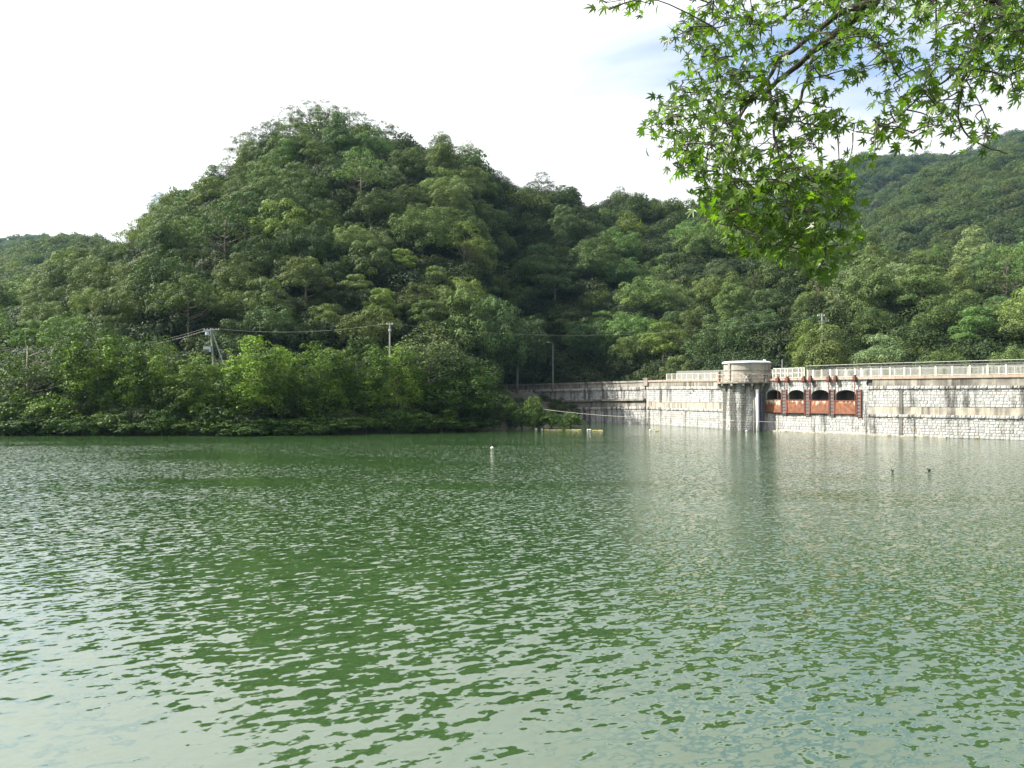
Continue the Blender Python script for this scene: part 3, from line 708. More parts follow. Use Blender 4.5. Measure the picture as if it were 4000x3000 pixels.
# ------------------------------------------------------------------ fences on the crest
def fence(name, xs_posts, off, mat, hpost, bars=True, lean=0.0, lean_len=0.0, rails=(.08, 1.05), gap=.13, label='', post_r=.06, bar_mat=None, top='cop_t'):
    zz = Vector(plan(xs_posts[len(xs_posts) // 2])); fo = empty(name, (zz.x, zz.y, row_z(top, xs_posts[len(xs_posts) // 2])))
    for x in xs_posts:
        p, t, n = frame(x); b = p + n * off + UP * (row_z(top, x) - .02)
        m = MB().box(b - t * post_r - n * post_r, t * post_r * 2, n * post_r * 2, UP * hpost)
        m.build('post', mat, fo)
    bm = MB(); rm = MB(); lm = MB()
    for x0, x1 in zip(xs_posts[:-1], xs_posts[1:]):
        (p0, t0, n0), (p1, t1, n1) = frame(x0), frame(x1); a, b = p0 + n0 * off, p1 + n1 * off; za, zb = row_z(top, x0), row_z(top, x1)
        for h in rails: rm.tube([a + UP * (za + h), b + UP * (zb + h)], .025, 4)
        k = int((b - a).length / gap)
        for i in range(1, k):
            f_ = i / k; q = a.lerp(b, f_) + UP * (za + (zb - za) * f_); t, n = t0, n0
            if bars: bm.box(q + UP * rails[0] - t * .011, t * .022, n * .022, UP * (rails[1] - rails[0]))
            if lean_len: lm.box(q + UP * rails[1] - t * .012, t * .024, n * .024, UP * lean_len * math.cos(lean) + n * lean_len * math.sin(lean))
        if lean_len:
            d = UP * lean_len * math.cos(lean) + n0 * lean_len * math.sin(lean)
            rm.tube([a + UP * (za + rails[1]) + d, b + UP * (zb + rails[1]) + d], .02, 4)
    rm.build('rail', bar_mat or mat, fo)
    if bm.v: tag(bm.build('bars', bar_mat or mat, fo), kind='stuff')
    if lm.v: tag(lm.build('inclined_bars', 'metal_dark', fo), kind='stuff')
    return tag(fo, label, 'fence')
fence('crest_fence', [3153, 3175, 3208, 3242, 3267, 3302, 3338, 3363, 3401, 3441, 3475, 3532, 3592, 3654, 3719, 3787, 3857, 3929, 4005, 4083, 4165], -.12, 'metal_white', 1.16,
      lean=rad(32), lean_len=.72, label='white post fence along the sunlit dam crest, top bars leaning', post_r=.075)
fence('crest_fence', [2602, 2623, 2642, 2662, 2681, 2704, 2726, 2751, 2776, 2800], -.12, 'metal_white', 1.15, label='short white fence between the dam corner and the tower', gap=.16)
fence('crest_fence', list(range(2610, 4180, 62)), -4.4, 'metal_grey', 1.15, label='grey fence along the far side of the dam crest', gap=.13, lean=rad(-30), lean_len=.5, post_r=.05)
sc = MB(); strip(sc, 2600, 2822, 'cop_t', 'cop_t', -2.2, 2.3, 1.6, 0.02)
tag(sc.build('screen_panel', 'screen_grey'), 'plain grey screen behind the short white fence left of the tower', 'screen')
gate = empty('crest_gate', wp(3080, row_z('cop_t', 3080), -.1))
for x in (3018, 3031, 3049, 3066, 3076, 3095, 3119, 3132, 3141):
    p, t, n = frame(x); MB().box(p - n * .1 + UP * (row_z('cop_t', x) - .02) - t * .045, t * .09, n * .09, UP * (1.5 if x > 3020 else 1.3)).build('upright', 'metal_white', gate)
for h in (.1, .75, 1.45):
    MB().tube([wp(x, row_z('cop_t', x) + h, -.1) for x in (3018, 3049, 3095, 3141)], .035, 5).build('rail', 'metal_white', gate)
gm = MB()
for i in range(60):
    x = 3020 + i * 2.02; p, t, n = frame(x); gm.box(p - n * .1 + UP * (row_z('cop_t', x) + .1), t * .016, n * .016, UP * 1.35)
tag(gm.build('bars', 'metal_white', gate), kind='stuff')
tag(gate, 'taller white lattice gate on the crest right beside the valve house', 'gate')
p, t, n = frame(3049)
tag(MB().tube([p - n * .3 + UP * row_z('cop_t', 3049), p - n * .3 + UP * (row_z('cop_t', 3049) + 2.75)], .05, 6).build('signal_rod', 'metal_grey'), 'thin grey rod standing up behind the white crest gate', 'rod')

# ------------------------------------------------------------------ trees
def unit(a): return a / np.maximum(1e-6, np.linalg.norm(a, axis=-1, keepdims=True))
def cards(P, N, size, r, aspect=.62):
    """one diamond leaf per point P facing N; returns verts, faces"""
    n = len(P); rnd = unit(r.normal(size=(n, 3))); U = unit(np.cross(N, rnd)); Vv = np.cross(N, U)
    s = (size * r.uniform(.65, 1.35, n))[:, None]
    fold = N * s * r.uniform(-.25, .25, n)[:, None]
    v = np.stack([P - U * s, P - Vv * s * aspect + fold, P + U * s, P + Vv * s * aspect + fold], 1).reshape(-1, 3)
    f = np.arange(4 * n).reshape(n, 4)
    return v, f
def crown(name, masses, clump_r, leaf, n_leaf, seed, mat, density=1.0, droop=0.0, inner=.2, low=-.25, by_mass=False):
    """leaf clumps spread over the shells of a few ellipsoids; returns mesh and clump centres"""
    r = np.random.RandomState(seed); C, Dn, R, MI = [], [], [], []
    for (cx, cy, cz, rx, ry, rz) in masses:
        area = 4 * math.pi * ((rx * ry + rx * rz + ry * rz) / 3); k = max(3, int(area / (clump_r ** 2 * 2.6) * density))
        d = unit(r.normal(size=(k * 3, 3))); d = d[d[:, 2] > low][:k]
        q = r.uniform(.72, 1.05, (len(d), 1)); C.append(np.array([cx, cy, cz]) + d * q * np.array([rx, ry, rz])); Dn.append(d); R.append(clump_r * r.uniform(.55, 1.5, len(d))); MI.append(np.full(len(d), len(MI)))
    C, Dn, R = np.concatenate(C), np.concatenate(Dn), np.concatenate(R)
    w = R ** 2 / (R ** 2).sum(); idx = r.choice(len(C), n_leaf, p=w)
    e = unit(r.normal(size=(n_leaf, 3))); bias = unit(Dn[idx] * .7 + np.array([0, 0, .75]))
    dot = (e * bias).sum(1, keepdims=True); e = np.where(dot < -.25, e - 2 * dot * bias, e)
    rr = (R[idx] * r.uniform(.84, 1.05, n_leaf))[:, None]; sq = np.array([1, 1, .8])
    P = C[idx] + e * rr * sq
    if droop: P[:, 2] -= droop * r.uniform(0, 1, n_leaf) ** 2 * (r.rand(len(C)) < .5)[idx]
    N = unit(e * 1.2 + np.array([0, 0, .15]) + .30 * r.normal(size=(n_leaf, 3)))
    ct = r.uniform(0, 1, len(C))
    if by_mass: ct = np.clip((r.rand(len(masses)) ** 1.0)[np.concatenate(MI)] * .95 + r.normal(size=len(C)) * .12, 0, 1.1)
    tint = np.clip(.2 + .55 * ct[idx] + r.normal(size=n_leaf) * .2, 0, 1) if not by_mass else np.clip(ct[idx] + r.normal(size=n_leaf) * .12, 0, 1)
    ni = int(n_leaf * inner)
    if ni:
        mi = r.randint(len(masses), size=ni); M = np.array(masses)[mi]; di = unit(r.normal(size=(ni, 3))) * (r.uniform(0.2, .75, ni)[:, None])
        P = np.concatenate([P, M[:, :3] + di * M[:, 3:]]); N = np.concatenate([N, unit(r.normal(size=(ni, 3)))]); tint = np.concatenate([tint, r.uniform(0, .8, ni)])
    v, f = cards(P, N, leaf, r)
    return mesh_np(name, v, f, mat, False, tint), C
def trunk(name, h, r0, C, seed, mat='bark', limbs=7, z_low=.35, sway=.4):
    rr = random.Random(seed); mb = MB()
    top = Vector((rr.uniform(-sway, sway), rr.uniform(-sway, sway), h))
    path = [Vector((0, 0, -.8)), Vector((rr.uniform(-.1, .1), 0, h * .3)), top * .65 + Vector((rr.uniform(-.2, .2), rr.uniform(-.2, .2), 0)), top]
    mb.tube(path, [r0 * 1.25, r0, r0 * .7, r0 * .25], 7)
    idx = list(range(len(C))); rr.shuffle(idx)
    for i in idx[:limbs]:
        c = Vector(C[i]); z = max(h * z_low, min(h * .85, c.z - abs(c.x) * .6 - .5)); s = path[1].lerp(path[3], max(0, (z - h * .3) / (h * .7)))
        m = s.lerp(c, .55) + Vector((0, 0, -.15 * (c - s).length * .5)); mb.tube([s, m, c], [r0 * .45, r0 * .28, r0 * .1], 5, False)
    me = bpy.data.meshes.new(name); me.from_pydata(mb.v, [], mb.f); me.update(); me.materials.append(MAT[mat])
    me.polygons.foreach_set('use_smooth', np.ones(len(me.polygons), bool)); return me
# kinds of tree on the slopes: name of the form, crown mesh, trunk mesh
KINDS = []
def kind(form, masses, cr, leaf, n, seed, h, r0=.22, density=1.0, limbs=7, mat='leaf_hill', bark='bark', **kw):
    me, C = crown('crown', masses, cr, leaf, n, seed, mat, density, **kw)
    KINDS.append((form, me, trunk('trunk', h, r0, C, seed, bark, limbs)))
def lobes(R, z, H, k, seed, sp=.5, fl=.8):
    r = random.Random(seed); L = [(0, 0, z + H * .15, R * .72, R * .72, H * .5)]
    for i in range(k):
        a = 2 * math.pi * (i + r.uniform(-.3, .3)) / k; d = R * sp * r.uniform(.8, 1.15); q = R * r.uniform(.38, .56)
        L.append((d * math.cos(a), d * math.sin(a), z + r.uniform(-.28, .22) * H, q, q, q * fl))
    return L
for i in range(5): kind('rounded', lobes(5.1, 5.6, 7.0, 7 + i % 3, 20 + i, .58, .95), 1.0, .125, 15000, 100 + i, 8.0, limbs=6, density=.62, low=-.6)
for i in range(2): kind('domed', lobes(3.9, 7.0, 10.5, 7, 40 + i, .5, 1.2), .95, .125, 12500, 120 + i, 10.0, density=.62, low=-.6)
for i in range(3): kind('straggly', lobes(4.4, 9.5, 7.5, 10, 60 + i, .82, .42), .6, .12, 4600, 140 + i, 11.0, r0=.17, density=.38, limbs=22, inner=.04, low=-.1)
for i in range(2): kind('layered', [(x, y, z, q, q, .75) for x, y, z, q in [(0, 0, 10.2, 2.6), (2.2, .6, 8.7, 2.3), (-2.4, -.3, 8.2, 2.4), (.4, -2.4, 7.3, 2.5), (-.6, 2.3, 7.0, 2.3), (2.6, -1.6, 6.0, 2.0), (-2.6, 1.3, 5.6, 2.0)]], .6, .125, 9500, 160 + i, 10.0, density=.9, limbs=10, inner=.08)
PAL = {'dark green': (.66, .78, .74), 'mid green': (.95, 1.0, .85), 'olive green': (1.06, 1.04, .85), 'grey green': (1.25, 1.22, 1.45), 'yellow green': (1.3, 1.35, .78), 'deep green': (.78, .98, .75)}
COLS = ['dark green'] * 4 + ['mid green'] * 6 + ['olive green'] * 4 + ['grey green'] * 2 + ['yellow green'] * 1 + ['deep green'] * 3
trees = []
def put_tree(kd, loc, s, rz, col, zone, hill=True, name='tree', sz=1.0):
    form, cme, tme = kd
    t = empty(name, loc); t.rotation_euler = (0, 0, rz); t.scale = (s, s, s * sz)
    c = bpy.data.objects.new('crown', cme); link(c, t); r = random.Random(hash((round(loc[0], 2), round(loc[1], 2))) & 0xffff)
    k = r.uniform(.68, 1.3); c.color = (PAL[col][0] * k * r.uniform(.92, 1.03), PAL[col][1] * k * 1.02, PAL[col][2] * k * r.uniform(.92, 1.1), 1)
    link(bpy.data.objects.new('trunk', tme), t)
    trees.append((t, form, col, zone, CX + F * loc[0] / loc[1], HZ - F * (loc[2] - HC + 7 * s) / loc[1]))
    return t
rt = random.Random(77)
def scatter(hill, n_try, dmin, urange, xrange):
    pts = []; grid = {}
    for _ in range(n_try):
        xs = rt.uniform(*xrange) * K; u = rt.uniform(*urange)
        p = hill.at(xs, u); g = (int(p.x // dmin), int(p.y // dmin), int(p.z // dmin)); ok = True
        for a in (-1, 0, 1):
            for b in (-1, 0, 1):
                for c in (-1, 0, 1):
                    for q in grid.get((g[0] + a, g[1] + b, g[2] + c), ()):
                        if (q - p).length < dmin: ok = False; break
                    if not ok: break
                if not ok: break
            if not ok: break
        if ok: grid.setdefault(g, []).append(p); pts.append((p, xs, u))
    return pts
def zoneA(xs, u):
    x = xs / K
    side = 'left' if x < 430 else ('middle' if x < 900 else 'right')
    lev = 'foot' if u < .28 else ('lower slope' if u < .5 else ('upper slope' if u < .8 else 'top'))
    return "main hill's %s %s" % (side, lev)
ptsA = scatter(hillA, 2600, 7.2, (.02, 1.03), (-60, 1480))
ptsB = scatter(hillB, 1500, 8.2, (.04, 1.0), (1290, 2260))
cand = []
for p, xs, u in ptsA: cand.append((p, xs, u, 'A'))
for p, xs, u in ptsB:
    if xs / K < 1500 and u < .45: continue
    cand.append((p, xs, u, 'B'))
cand.sort(key=lambda c: c[0].y)
extra_pts = []
nth = 0
for p, xs, u, hl in cand:
    x = xs / K
    if hl == 'A':
        z = zoneA(xs, u)
        left_top = 440 < x < 860 and u > .82
        fi = rt.choice([7, 8, 9, 7, 8, 5]) if left_top else rt.choice([0, 1, 2, 3, 4, 0, 1, 2, 3, 4, 5, 6, 10, 11, 9])
    else:
        z = ('lower slope' if u < .35 else ('middle slope' if u < .65 else 'ridge')) + (' behind the tower' if x < 1700 else ' behind the dam fence')
        fi = rt.choice([0, 1, 2, 3, 4, 5, 6, 10, 11, 8])
    s = rt.choice([rt.uniform(.58, .85), rt.uniform(.8, 1.1), rt.uniform(.95, 1.32)]) * (1.0 if u < .85 else .8)
    if nth < 283:
        put_tree(KINDS[fi], p, s, rt.uniform(0, 6.28), rt.choice(COLS), z); nth += 1
    else: extra_pts.append((p, s))

for i, (x, y, u) in enumerate([(498, 350, .93), (528, 306, .96), (556, 292, .97), (590, 272, 1.0), (628, 246, 1.0), (668, 236, 1.0), (705, 236, 1.0), (742, 248, 1.0), (778, 258, 1.0), (832, 274, 1.0), (600, 300, .9), (660, 290, .9), (1012, 318, 1.0), (345, 430, .97), (1170, 384, .97), (1340, 412, 1.0)]):
    h_ = hillA if x < 1300 else hillB; p = h_.at(x * K, u); H_ = ZD(y * K, p.y) - p.z; s = max(.6, H_ / 11.8)
    put_tree(KINDS[7 + i % 3], p, min(s, 1.25), i * 1.3, ['mid green', 'grey green', 'dark green'][i % 3], 'skyline of the main hill' if x < 1300 else 'saddle skyline', sz=max(1, s / 1.25))
for x_, y_, H_, c_ in ((-3.5, 158, 17.5, 'dark green'), (-9.5, 156, 18.5, 'mid green'), (-14.5, 166, 19, 'dark green'), (-5.5, 171, 18, 'olive green'), (-12, 182, 19, 'deep green'), (1.0, 164, 16, 'dark green')):  # extra tall trees, added so their shadow falls on the wing wall
    put_tree(KINDS[rt.choice([0, 1, 2, 3])], Vector((x_, y_, 7.0)), 1.1, x_, c_, 'road edge, added to shade the wing wall', sz=H_ / 11.5)
# the wooded spit: big vine-hung trees, placed one by one
SK = []
def shore_kind(form, masses, cr, leaf, n, seed, h, **kw):
    limbs = kw.pop('limbs', 6); bark = kw.pop('bark', 'bark'); r0 = kw.pop('r0', .2)
    me, C = crown('crown', masses, cr, leaf, n, seed, 'leaf_shore', **kw); SK.append((form, me, trunk('trunk', h, r0, C, seed, bark, limbs)))
def draped(R, H, seed, k=9):
    """a vine-hung tree: knobbly top and curtains down to the ground"""
    r = random.Random(seed); L = [(0, 0, H * .45, R * .75, R * .75, H * .48)]
    for i in range(k):
        a = r.uniform(0, 6.28); d = R * r.uniform(.35, .85); q = R * r.uniform(.18, .34); top = H * r.uniform(.5, 1.0) * (1 - .25 * d / R); hz = r.uniform(.18, .34) * H
        L.append((d * math.cos(a), d * math.sin(a), top - hz, q, q, hz))
    return L
for i in range(5): shore_kind('vine covered', draped(3.6, 11.5, 200 + i, 15), .58, .10, 20000, 200 + i, 6.0, density=.75, droop=1.3, by_mass=True, low=-.7, inner=.12)
for i in range(2): shore_kind('grey willowy', lobes(3.4, 7.6, 8.5, 8, 220 + i, .6, 1.0), .6, .12, 4200, 220 + i, 10.5, density=.75, limbs=26, low=-.5, inner=.08, bark='bark_pale', r0=.1)
for i in range(3): shore_kind('bushy', lobes(2.5, 1.9, 3.8, 7, 240 + i, .55, .9), .45, .13, 4000, 240 + i, 2.5, density=1.0, low=-.8, inner=.12)
PAL.update({'vine green': (.85, .9, .85), 'bright vine green': (1.08, 1.15, .9), 'dull green': (.75, .82, .9), 'grey': (1.1, .95, 1.75), 'shade green': (.5, .62, .62)})  # shade green puts the dimness of the low zone into the leaf colour
def shore_tree(label, k, xd, top, dD, wd, col, name='shore_tree', cat='tree'):
    xs = xd * K; D = interp(SHORE, xs) + dD; z0 = spit_z(xs, D); kd = SK[k]
    zs = np.array([v.co.z for v in kd[1].vertices]); h = float(np.percentile(zs, 99.5)); xsz = np.array([v.co.x for v in kd[1].vertices]); w = float(np.percentile(xsz, 98) - np.percentile(xsz, 2))
    H = ZD(top * K, D) - z0; sx = wd * K * D / F / w
    t = empty(name, ((xs - CX) / F * D, D, z0)); t.scale = (sx, sx, H / h); t.rotation_euler = (0, 0, rt.uniform(0, 6.28))
    c = bpy.data.objects.new('crown', kd[1]); link(c, t); c.color = (*PAL[col], 1); link(bpy.data.objects.new('trunk', kd[2]), t)
    return tag(t, label, cat)
shore_tree('pale grey-green willowy tree at the left end of the spit', 5, 62, 712, 7, 165, 'dull green')
shore_tree('broad vine covered tree left of the leaning utility pole, tallest on the left', 0, 208, 700, 6, 150, 'bright vine green')
shore_tree('narrow vine topped tree between the broad left tree and the transformer pole', 1, 330, 730, 5, 110, 'bright vine green')
shore_tree('low vine covered tree just in front of the transformer pole foot', 2, 428, 772, 4, 120, 'vine green')
shore_tree('rounded bright vine covered tree right of the transformer pole', 3, 555, 732, 4, 165, 'bright vine green')
shore_tree('bright vine curtain tree midway between the two utility poles', 4, 690, 746, 3, 140, 'bright vine green')
shore_tree('tall vine curtain tree below the plain utility pole', 0, 780, 734, 4, 135, 'bright vine green')
shore_tree('vine covered tree at the right foot of the plain utility pole', 2, 860, 752, 5, 110, 'bright vine green')
shore_tree('thin grey half-bare tree standing above the right end of the spit', 6, 925, 706, 6, 140, 'grey')
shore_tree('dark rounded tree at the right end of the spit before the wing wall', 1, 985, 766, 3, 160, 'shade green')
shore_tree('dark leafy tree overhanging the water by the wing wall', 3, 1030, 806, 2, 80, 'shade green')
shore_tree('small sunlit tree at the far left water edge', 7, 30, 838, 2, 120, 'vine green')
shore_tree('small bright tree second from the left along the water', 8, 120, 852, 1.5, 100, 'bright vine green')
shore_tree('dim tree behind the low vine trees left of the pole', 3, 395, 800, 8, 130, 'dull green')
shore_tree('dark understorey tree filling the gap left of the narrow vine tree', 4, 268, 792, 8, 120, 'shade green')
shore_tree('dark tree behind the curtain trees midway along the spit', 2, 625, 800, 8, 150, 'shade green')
gname = 'low bushes along the spit waterline'
ords = ['first', 'second', 'third', 'fourth', 'fifth', 'sixth', 'seventh', 'eighth', 'ninth', 'tenth', 'eleventh', 'twelfth', 'thirteenth', 'fourteenth', 'fifteenth', 'sixteenth', 'seventeenth', 'eighteenth', 'nineteenth', 'twentieth', 'twenty-first', 'twenty-second', 'twenty-third', 'twenty-fourth']
bx = list(np.linspace(18, 1010, 19))
for i, x in enumerate(bx):
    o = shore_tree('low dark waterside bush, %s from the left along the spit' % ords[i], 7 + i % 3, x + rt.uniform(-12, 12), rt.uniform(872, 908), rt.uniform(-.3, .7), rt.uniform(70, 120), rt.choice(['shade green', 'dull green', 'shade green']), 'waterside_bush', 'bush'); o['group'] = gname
def wall_bush(label, xs, ytop, ybot, D, wpx, col, k):
    kd = SK[k]; zs = np.array([v.co.z for v in kd[1].vertices]); h = float(np.percentile(zs, 99.5)); xsz = np.array([v.co.x for v in kd[1].vertices]); w = float(np.percentile(xsz, 98) - np.percentile(xsz, 2))
    z0 = ZD(ybot, D); t = empty('wall_bush', ((xs - CX) / F * D, D, z0)); t.scale = (wpx * D / F / w,) * 2 + ((ZD(ytop, D) - z0) / h,); t.rotation_euler = (0, 0, xs)
    c = bpy.data.objects.new('crown', kd[1]); link(c, t); c.color = (*PAL[col], 1); link(bpy.data.objects.new('trunk', kd[2]), t)
    tag(t, label, 'bush', 'bushes at the foot of the wing wall')
wall_bush('pointed green bush climbing the wing wall, tallest one there', 2090, 1552, 1668, 131, 75, 'vine green', 7)
wall_bush('narrow dark bush on the wing wall next to the spit trees', 1995, 1558, 1672, 128, 60, 'shade green', 8)
wall_bush('brown-tinged low bush under the middle of the wing wall', 2230, 1612, 1668, 136, 80, 'dull green', 9)
wall_bush('low dark bush between the narrow and the pointed wing wall bushes', 2040, 1590, 1674, 127, 90, 'shade green', 9)
wall_bush('small tuft growing on the wing wall ledge', 2200, 1548, 1576, 175, 34, 'grey', 8)
wall_bush('low spreading bush right of the pointed bush by the wall foot', 2155, 1608, 1672, 130, 90, 'shade green', 8)

# labels for the trees on the slopes: rank from the left among look-alikes in the same part of the hill
from collections import defaultdict
grp = defaultdict(list)
for rec in trees: grp[(rec[1], rec[2], rec[3])].append(rec)
for (form, col, zone), L in grp.items():
    L.sort(key=lambda r: r[4])
    for i, r in enumerate(L):
        if len(L) == 1: lab = 'only %s %s tree on the %s' % (col, form, zone)
        else: lab = '%s %s tree, %s from left on the %s' % (col, form, ords[i], zone)
        tag(r[0], lab, 'tree', 'trees on the hill slopes')

p = W(3212, 1500, 119); p.z = 2.5
t_ = put_tree(KINDS[6], p, .98, .7, 'olive green', ''); tag(t_, 'olive domed tree just below the pole top behind the gates', 'tree', 'trees on the hill slopes')
# ------------------------------------------------------------------ far woods: one mass of crowns on each distant slope
def source_tree(label, hill, xd, u, seed, R, H):
    me, C = crown('crown', lobes(R, H * .6, H * .55, 6, seed), 1.35, .30, 1500, seed, 'leaf_far', inner=.1, density=.7)
    p = hill.at(xd * K, u); t = empty('distant_tree', p)
    c = bpy.data.objects.new('crown', me); link(c, t); link(bpy.data.objects.new('trunk', trunk('trunk', H * .7, .25, C, seed)), t)
    tag(t, label, 'tree'); return c
src = [source_tree('rounded tree on the crest of the far right ridge near the mast', hillD, 1935, 1.0, 301, 5.2, 11), source_tree('small tree on the skyline of the far right ridge, right of the mast', hillD, 2010, 1.0, 302, 4.4, 10),
       source_tree('rounded tree on the crest of the near left hill', hillE, 160, 1.0, 303, 4.8, 12), source_tree('tallest crown on the hazy far left ridge', hillF, 90, 1.0, 304, 5.6, 10)]
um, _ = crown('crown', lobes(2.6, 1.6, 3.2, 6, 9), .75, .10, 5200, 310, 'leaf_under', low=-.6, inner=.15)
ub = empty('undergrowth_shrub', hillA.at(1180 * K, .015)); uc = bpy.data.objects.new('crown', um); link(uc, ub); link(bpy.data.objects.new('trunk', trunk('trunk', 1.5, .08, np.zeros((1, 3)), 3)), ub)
tag(ub, 'small dark shrub at the hill foot just above the wing wall', 'shrub')
def gn_mass(name, pts, sources):
    """instances of the given crowns on points; pts: (Vector, scale)"""
    me = bpy.data.meshes.new(name); me.vertices.add(len(pts)); me.vertices.foreach_set('co', np.array([tuple(p) for p, s in pts], np.float32).ravel())
    a = me.attributes.new('sc', 'FLOAT', 'POINT'); a.data.foreach_set('value', np.array([s for p, s in pts], np.float32))
    o = link(bpy.data.objects.new(name, me)); ng = bpy.data.node_groups.new(name, 'GeometryNodeTree')
    ng.interface.new_socket('Geometry', in_out='INPUT', socket_type='NodeSocketGeometry'); ng.interface.new_socket('Geometry', in_out='OUTPUT', socket_type='NodeSocketGeometry')
    N = ng.nodes; L = ng.links; gi, go = N.new('NodeGroupInput'), N.new('NodeGroupOutput')
    j = N.new('GeometryNodeJoinGeometry')
    for s in sources:
        oi = N.new('GeometryNodeObjectInfo'); oi.inputs[0].default_value = s; oi.inputs['As Instance'].default_value = True; oi.transform_space = 'ORIGINAL'; L.new(oi.outputs['Geometry'], j.inputs[0])
    ip = N.new('GeometryNodeInstanceOnPoints'); ip.inputs['Pick Instance'].default_value = True
    L.new(gi.outputs[0], ip.inputs['Points']); L.new(j.outputs[0], ip.inputs['Instance'])
    rv = N.new('FunctionNodeRandomValue'); rv.data_type = 'FLOAT_VECTOR'; rv.inputs[0].default_value = (0, 0, 0); rv.inputs[1].default_value = (0, 0, 6.28); L.new(rv.outputs[0], ip.inputs['Rotation'])
    na = N.new('GeometryNodeInputNamedAttribute'); na.inputs[0].default_value = 'sc'; L.new(na.outputs[0], ip.inputs['Scale'])
    L.new(ip.outputs[0], go.inputs[0]); md = o.modifiers.new('mass', 'NODES'); md.node_group = ng
    return tag(o, kind='stuff')
far = []
for h, n, d, xr in ((hillC, 16000, 6.6, (1560, 2280)), (hillD, 16000, 8.5, (1400, 2280)), (hillE, 6000, 6.5, (-40, 330)), (hillF, 6000, 8.5, (-60, 300))):
    far += [(p, rt.uniform(1.0, 1.55)) for p, xs, u in scatter(h, n, d, (.05, 1.03), xr)]
tag(gn_mass('forest', far + [(p, s * .95) for p, s in extra_pts], src), 'unbroken broadleaf forest covering the distant slopes', 'forest')
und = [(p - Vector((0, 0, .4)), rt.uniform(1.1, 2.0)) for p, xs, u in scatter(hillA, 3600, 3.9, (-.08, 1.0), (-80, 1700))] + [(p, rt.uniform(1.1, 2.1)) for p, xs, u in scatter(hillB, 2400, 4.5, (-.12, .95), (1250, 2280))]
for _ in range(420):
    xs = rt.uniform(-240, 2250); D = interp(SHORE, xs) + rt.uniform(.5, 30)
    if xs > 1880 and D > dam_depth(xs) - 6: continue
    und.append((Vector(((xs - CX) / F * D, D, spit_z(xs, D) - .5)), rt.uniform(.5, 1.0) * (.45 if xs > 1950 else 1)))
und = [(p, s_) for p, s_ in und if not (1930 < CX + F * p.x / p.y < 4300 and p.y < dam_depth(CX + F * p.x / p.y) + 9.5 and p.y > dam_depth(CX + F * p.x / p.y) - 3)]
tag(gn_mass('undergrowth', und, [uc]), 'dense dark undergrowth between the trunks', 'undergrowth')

# ------------------------------------------------------------------ poles and wires
def cyl(mb, a, b, r0, r1=None, n=8): return mb.tube([a, b], [r0, r1 or r0], n)
D1 = 128.0; tp = W(823, 1281, D1); p1 = empty('utility_pole', (tp.x + .4, D1, 4.0))
cyl(MB(), (tp.x + .85, D1, 3.5), tp, .20, .13).build('pole', 'pole_concrete', p1)
cyl(MB(), W(868, 1398, D1) + Vector((.9, 0, -3)), W(829, 1296, D1), .12, .10).build('strut', 'steel_green', p1)
a0, a1 = W(797, 1289, D1), W(858, 1288, D1)
MB().box(a0 + Vector((0, -.28, -.06)), a1 - a0, Vector((0, .12, 0)), UP * .12).build('crossarm', 'metal_grey', p1)
for x in (800, 812, 834, 846, 856): cyl(MB(), W(x, 1288, D1) + Vector((0, -.22, .05)), W(x, 1284, D1) + Vector((0, -.22, .05)), .06, .045).build('insulator', 'buoy_white', p1)
MB().box(W(793, 1297, D1) + Vector((0, -.3, 0)), Vector((1.25, 0, .12)), Vector((0, .15, 0)), UP * .14).build('switch_arm', 'transformer', p1)
tr = MB(); tr.tube([W(813, 1310, D1) + Vector((0, -.35, 0)), W(813, 1298, D1) + Vector((0, -.35, 0))], .30, 12); tr.build('transformer', 'transformer', p1, smooth=False)
b0 = W(797, 1365, D1); MB().box(b0 + Vector((0, -.35, 0)), Vector((1.15, 0, 0)), Vector((0, .4, 0)), UP * .42).build('junction_box', 'transformer', p1)
b0 = W(797, 1356, D1); MB().box(b0 + Vector((0, -.38, .08)), Vector((1.3, 0, .05)), Vector((0, .46, 0)), UP * .06).build('box_cover', 'metal_grey', p1)
MB().box(W(819, 1375, D1) + Vector((0, -.32, 0)), Vector((.28, 0, 0)), Vector((0, .3, 0)), UP * .5).build('conduit', 'transformer', p1)
tag(p1, 'leaning utility pole with transformer, junction box and diagonal strut', 'utility pole')
D2 = 134.0; tp2 = W(1523, 1261, D2); p2 = empty('utility_pole', (tp2.x, D2, 4))
cyl(MB(), (tp2.x - .05, D2, 3.5), tp2, .19, .12).build('pole', 'pole_concrete', p2)
MB().box(W(1508, 1269, D2) + Vector((0, -.22, 0)), W(1536, 1269, D2) - W(1508, 1269, D2), Vector((0, .1, 0)), UP * .1).build('crossarm', 'metal_grey', p2)
for x in (1510, 1516, 1531, 1535): cyl(MB(), W(x, 1268, D2) + Vector((0, -.17, .06)), W(x, 1263, D2) + Vector((0, -.17, .06)), .07, .05).build('insulator', 'buoy_white', p2)
MB().tube([W(1523, 1292, D2) + Vector((0, 0, -.1)), W(1523, 1292, D2) + Vector((0, 0, .3))], .23, 8).build('band', 'metal_grey', p2)
tag(p2, 'plain straight concrete utility pole above the vine curtains', 'utility pole')
D4 = 127.0; tp4 = W(3211, 1225, D4); p4 = empty('utility_pole', (tp4.x, D4, 6))
cyl(MB(), (tp4.x, D4, 2), tp4, .18, .12).build('pole', 'pole_concrete', p4)
for x0, x1, y in ((3192, 3220, 1236), (3196, 3238, 1256)):
    MB().box(W(x0, y, D4) + Vector((0, -.2, 0)), W(x1, y, D4) - W(x0, y, D4), Vector((0, .1, 0)), UP * .1).build('crossarm', 'metal_grey', p4)
for x, y in ((3193, 1235), (3199, 1235), (3218, 1235), (3235, 1255)): cyl(MB(), W(x, y, D4) + Vector((0, -.15, .05)), W(x, y - 5, D4) + Vector((0, -.15, .05)), .07).build('insulator', 'buoy_white', p4)
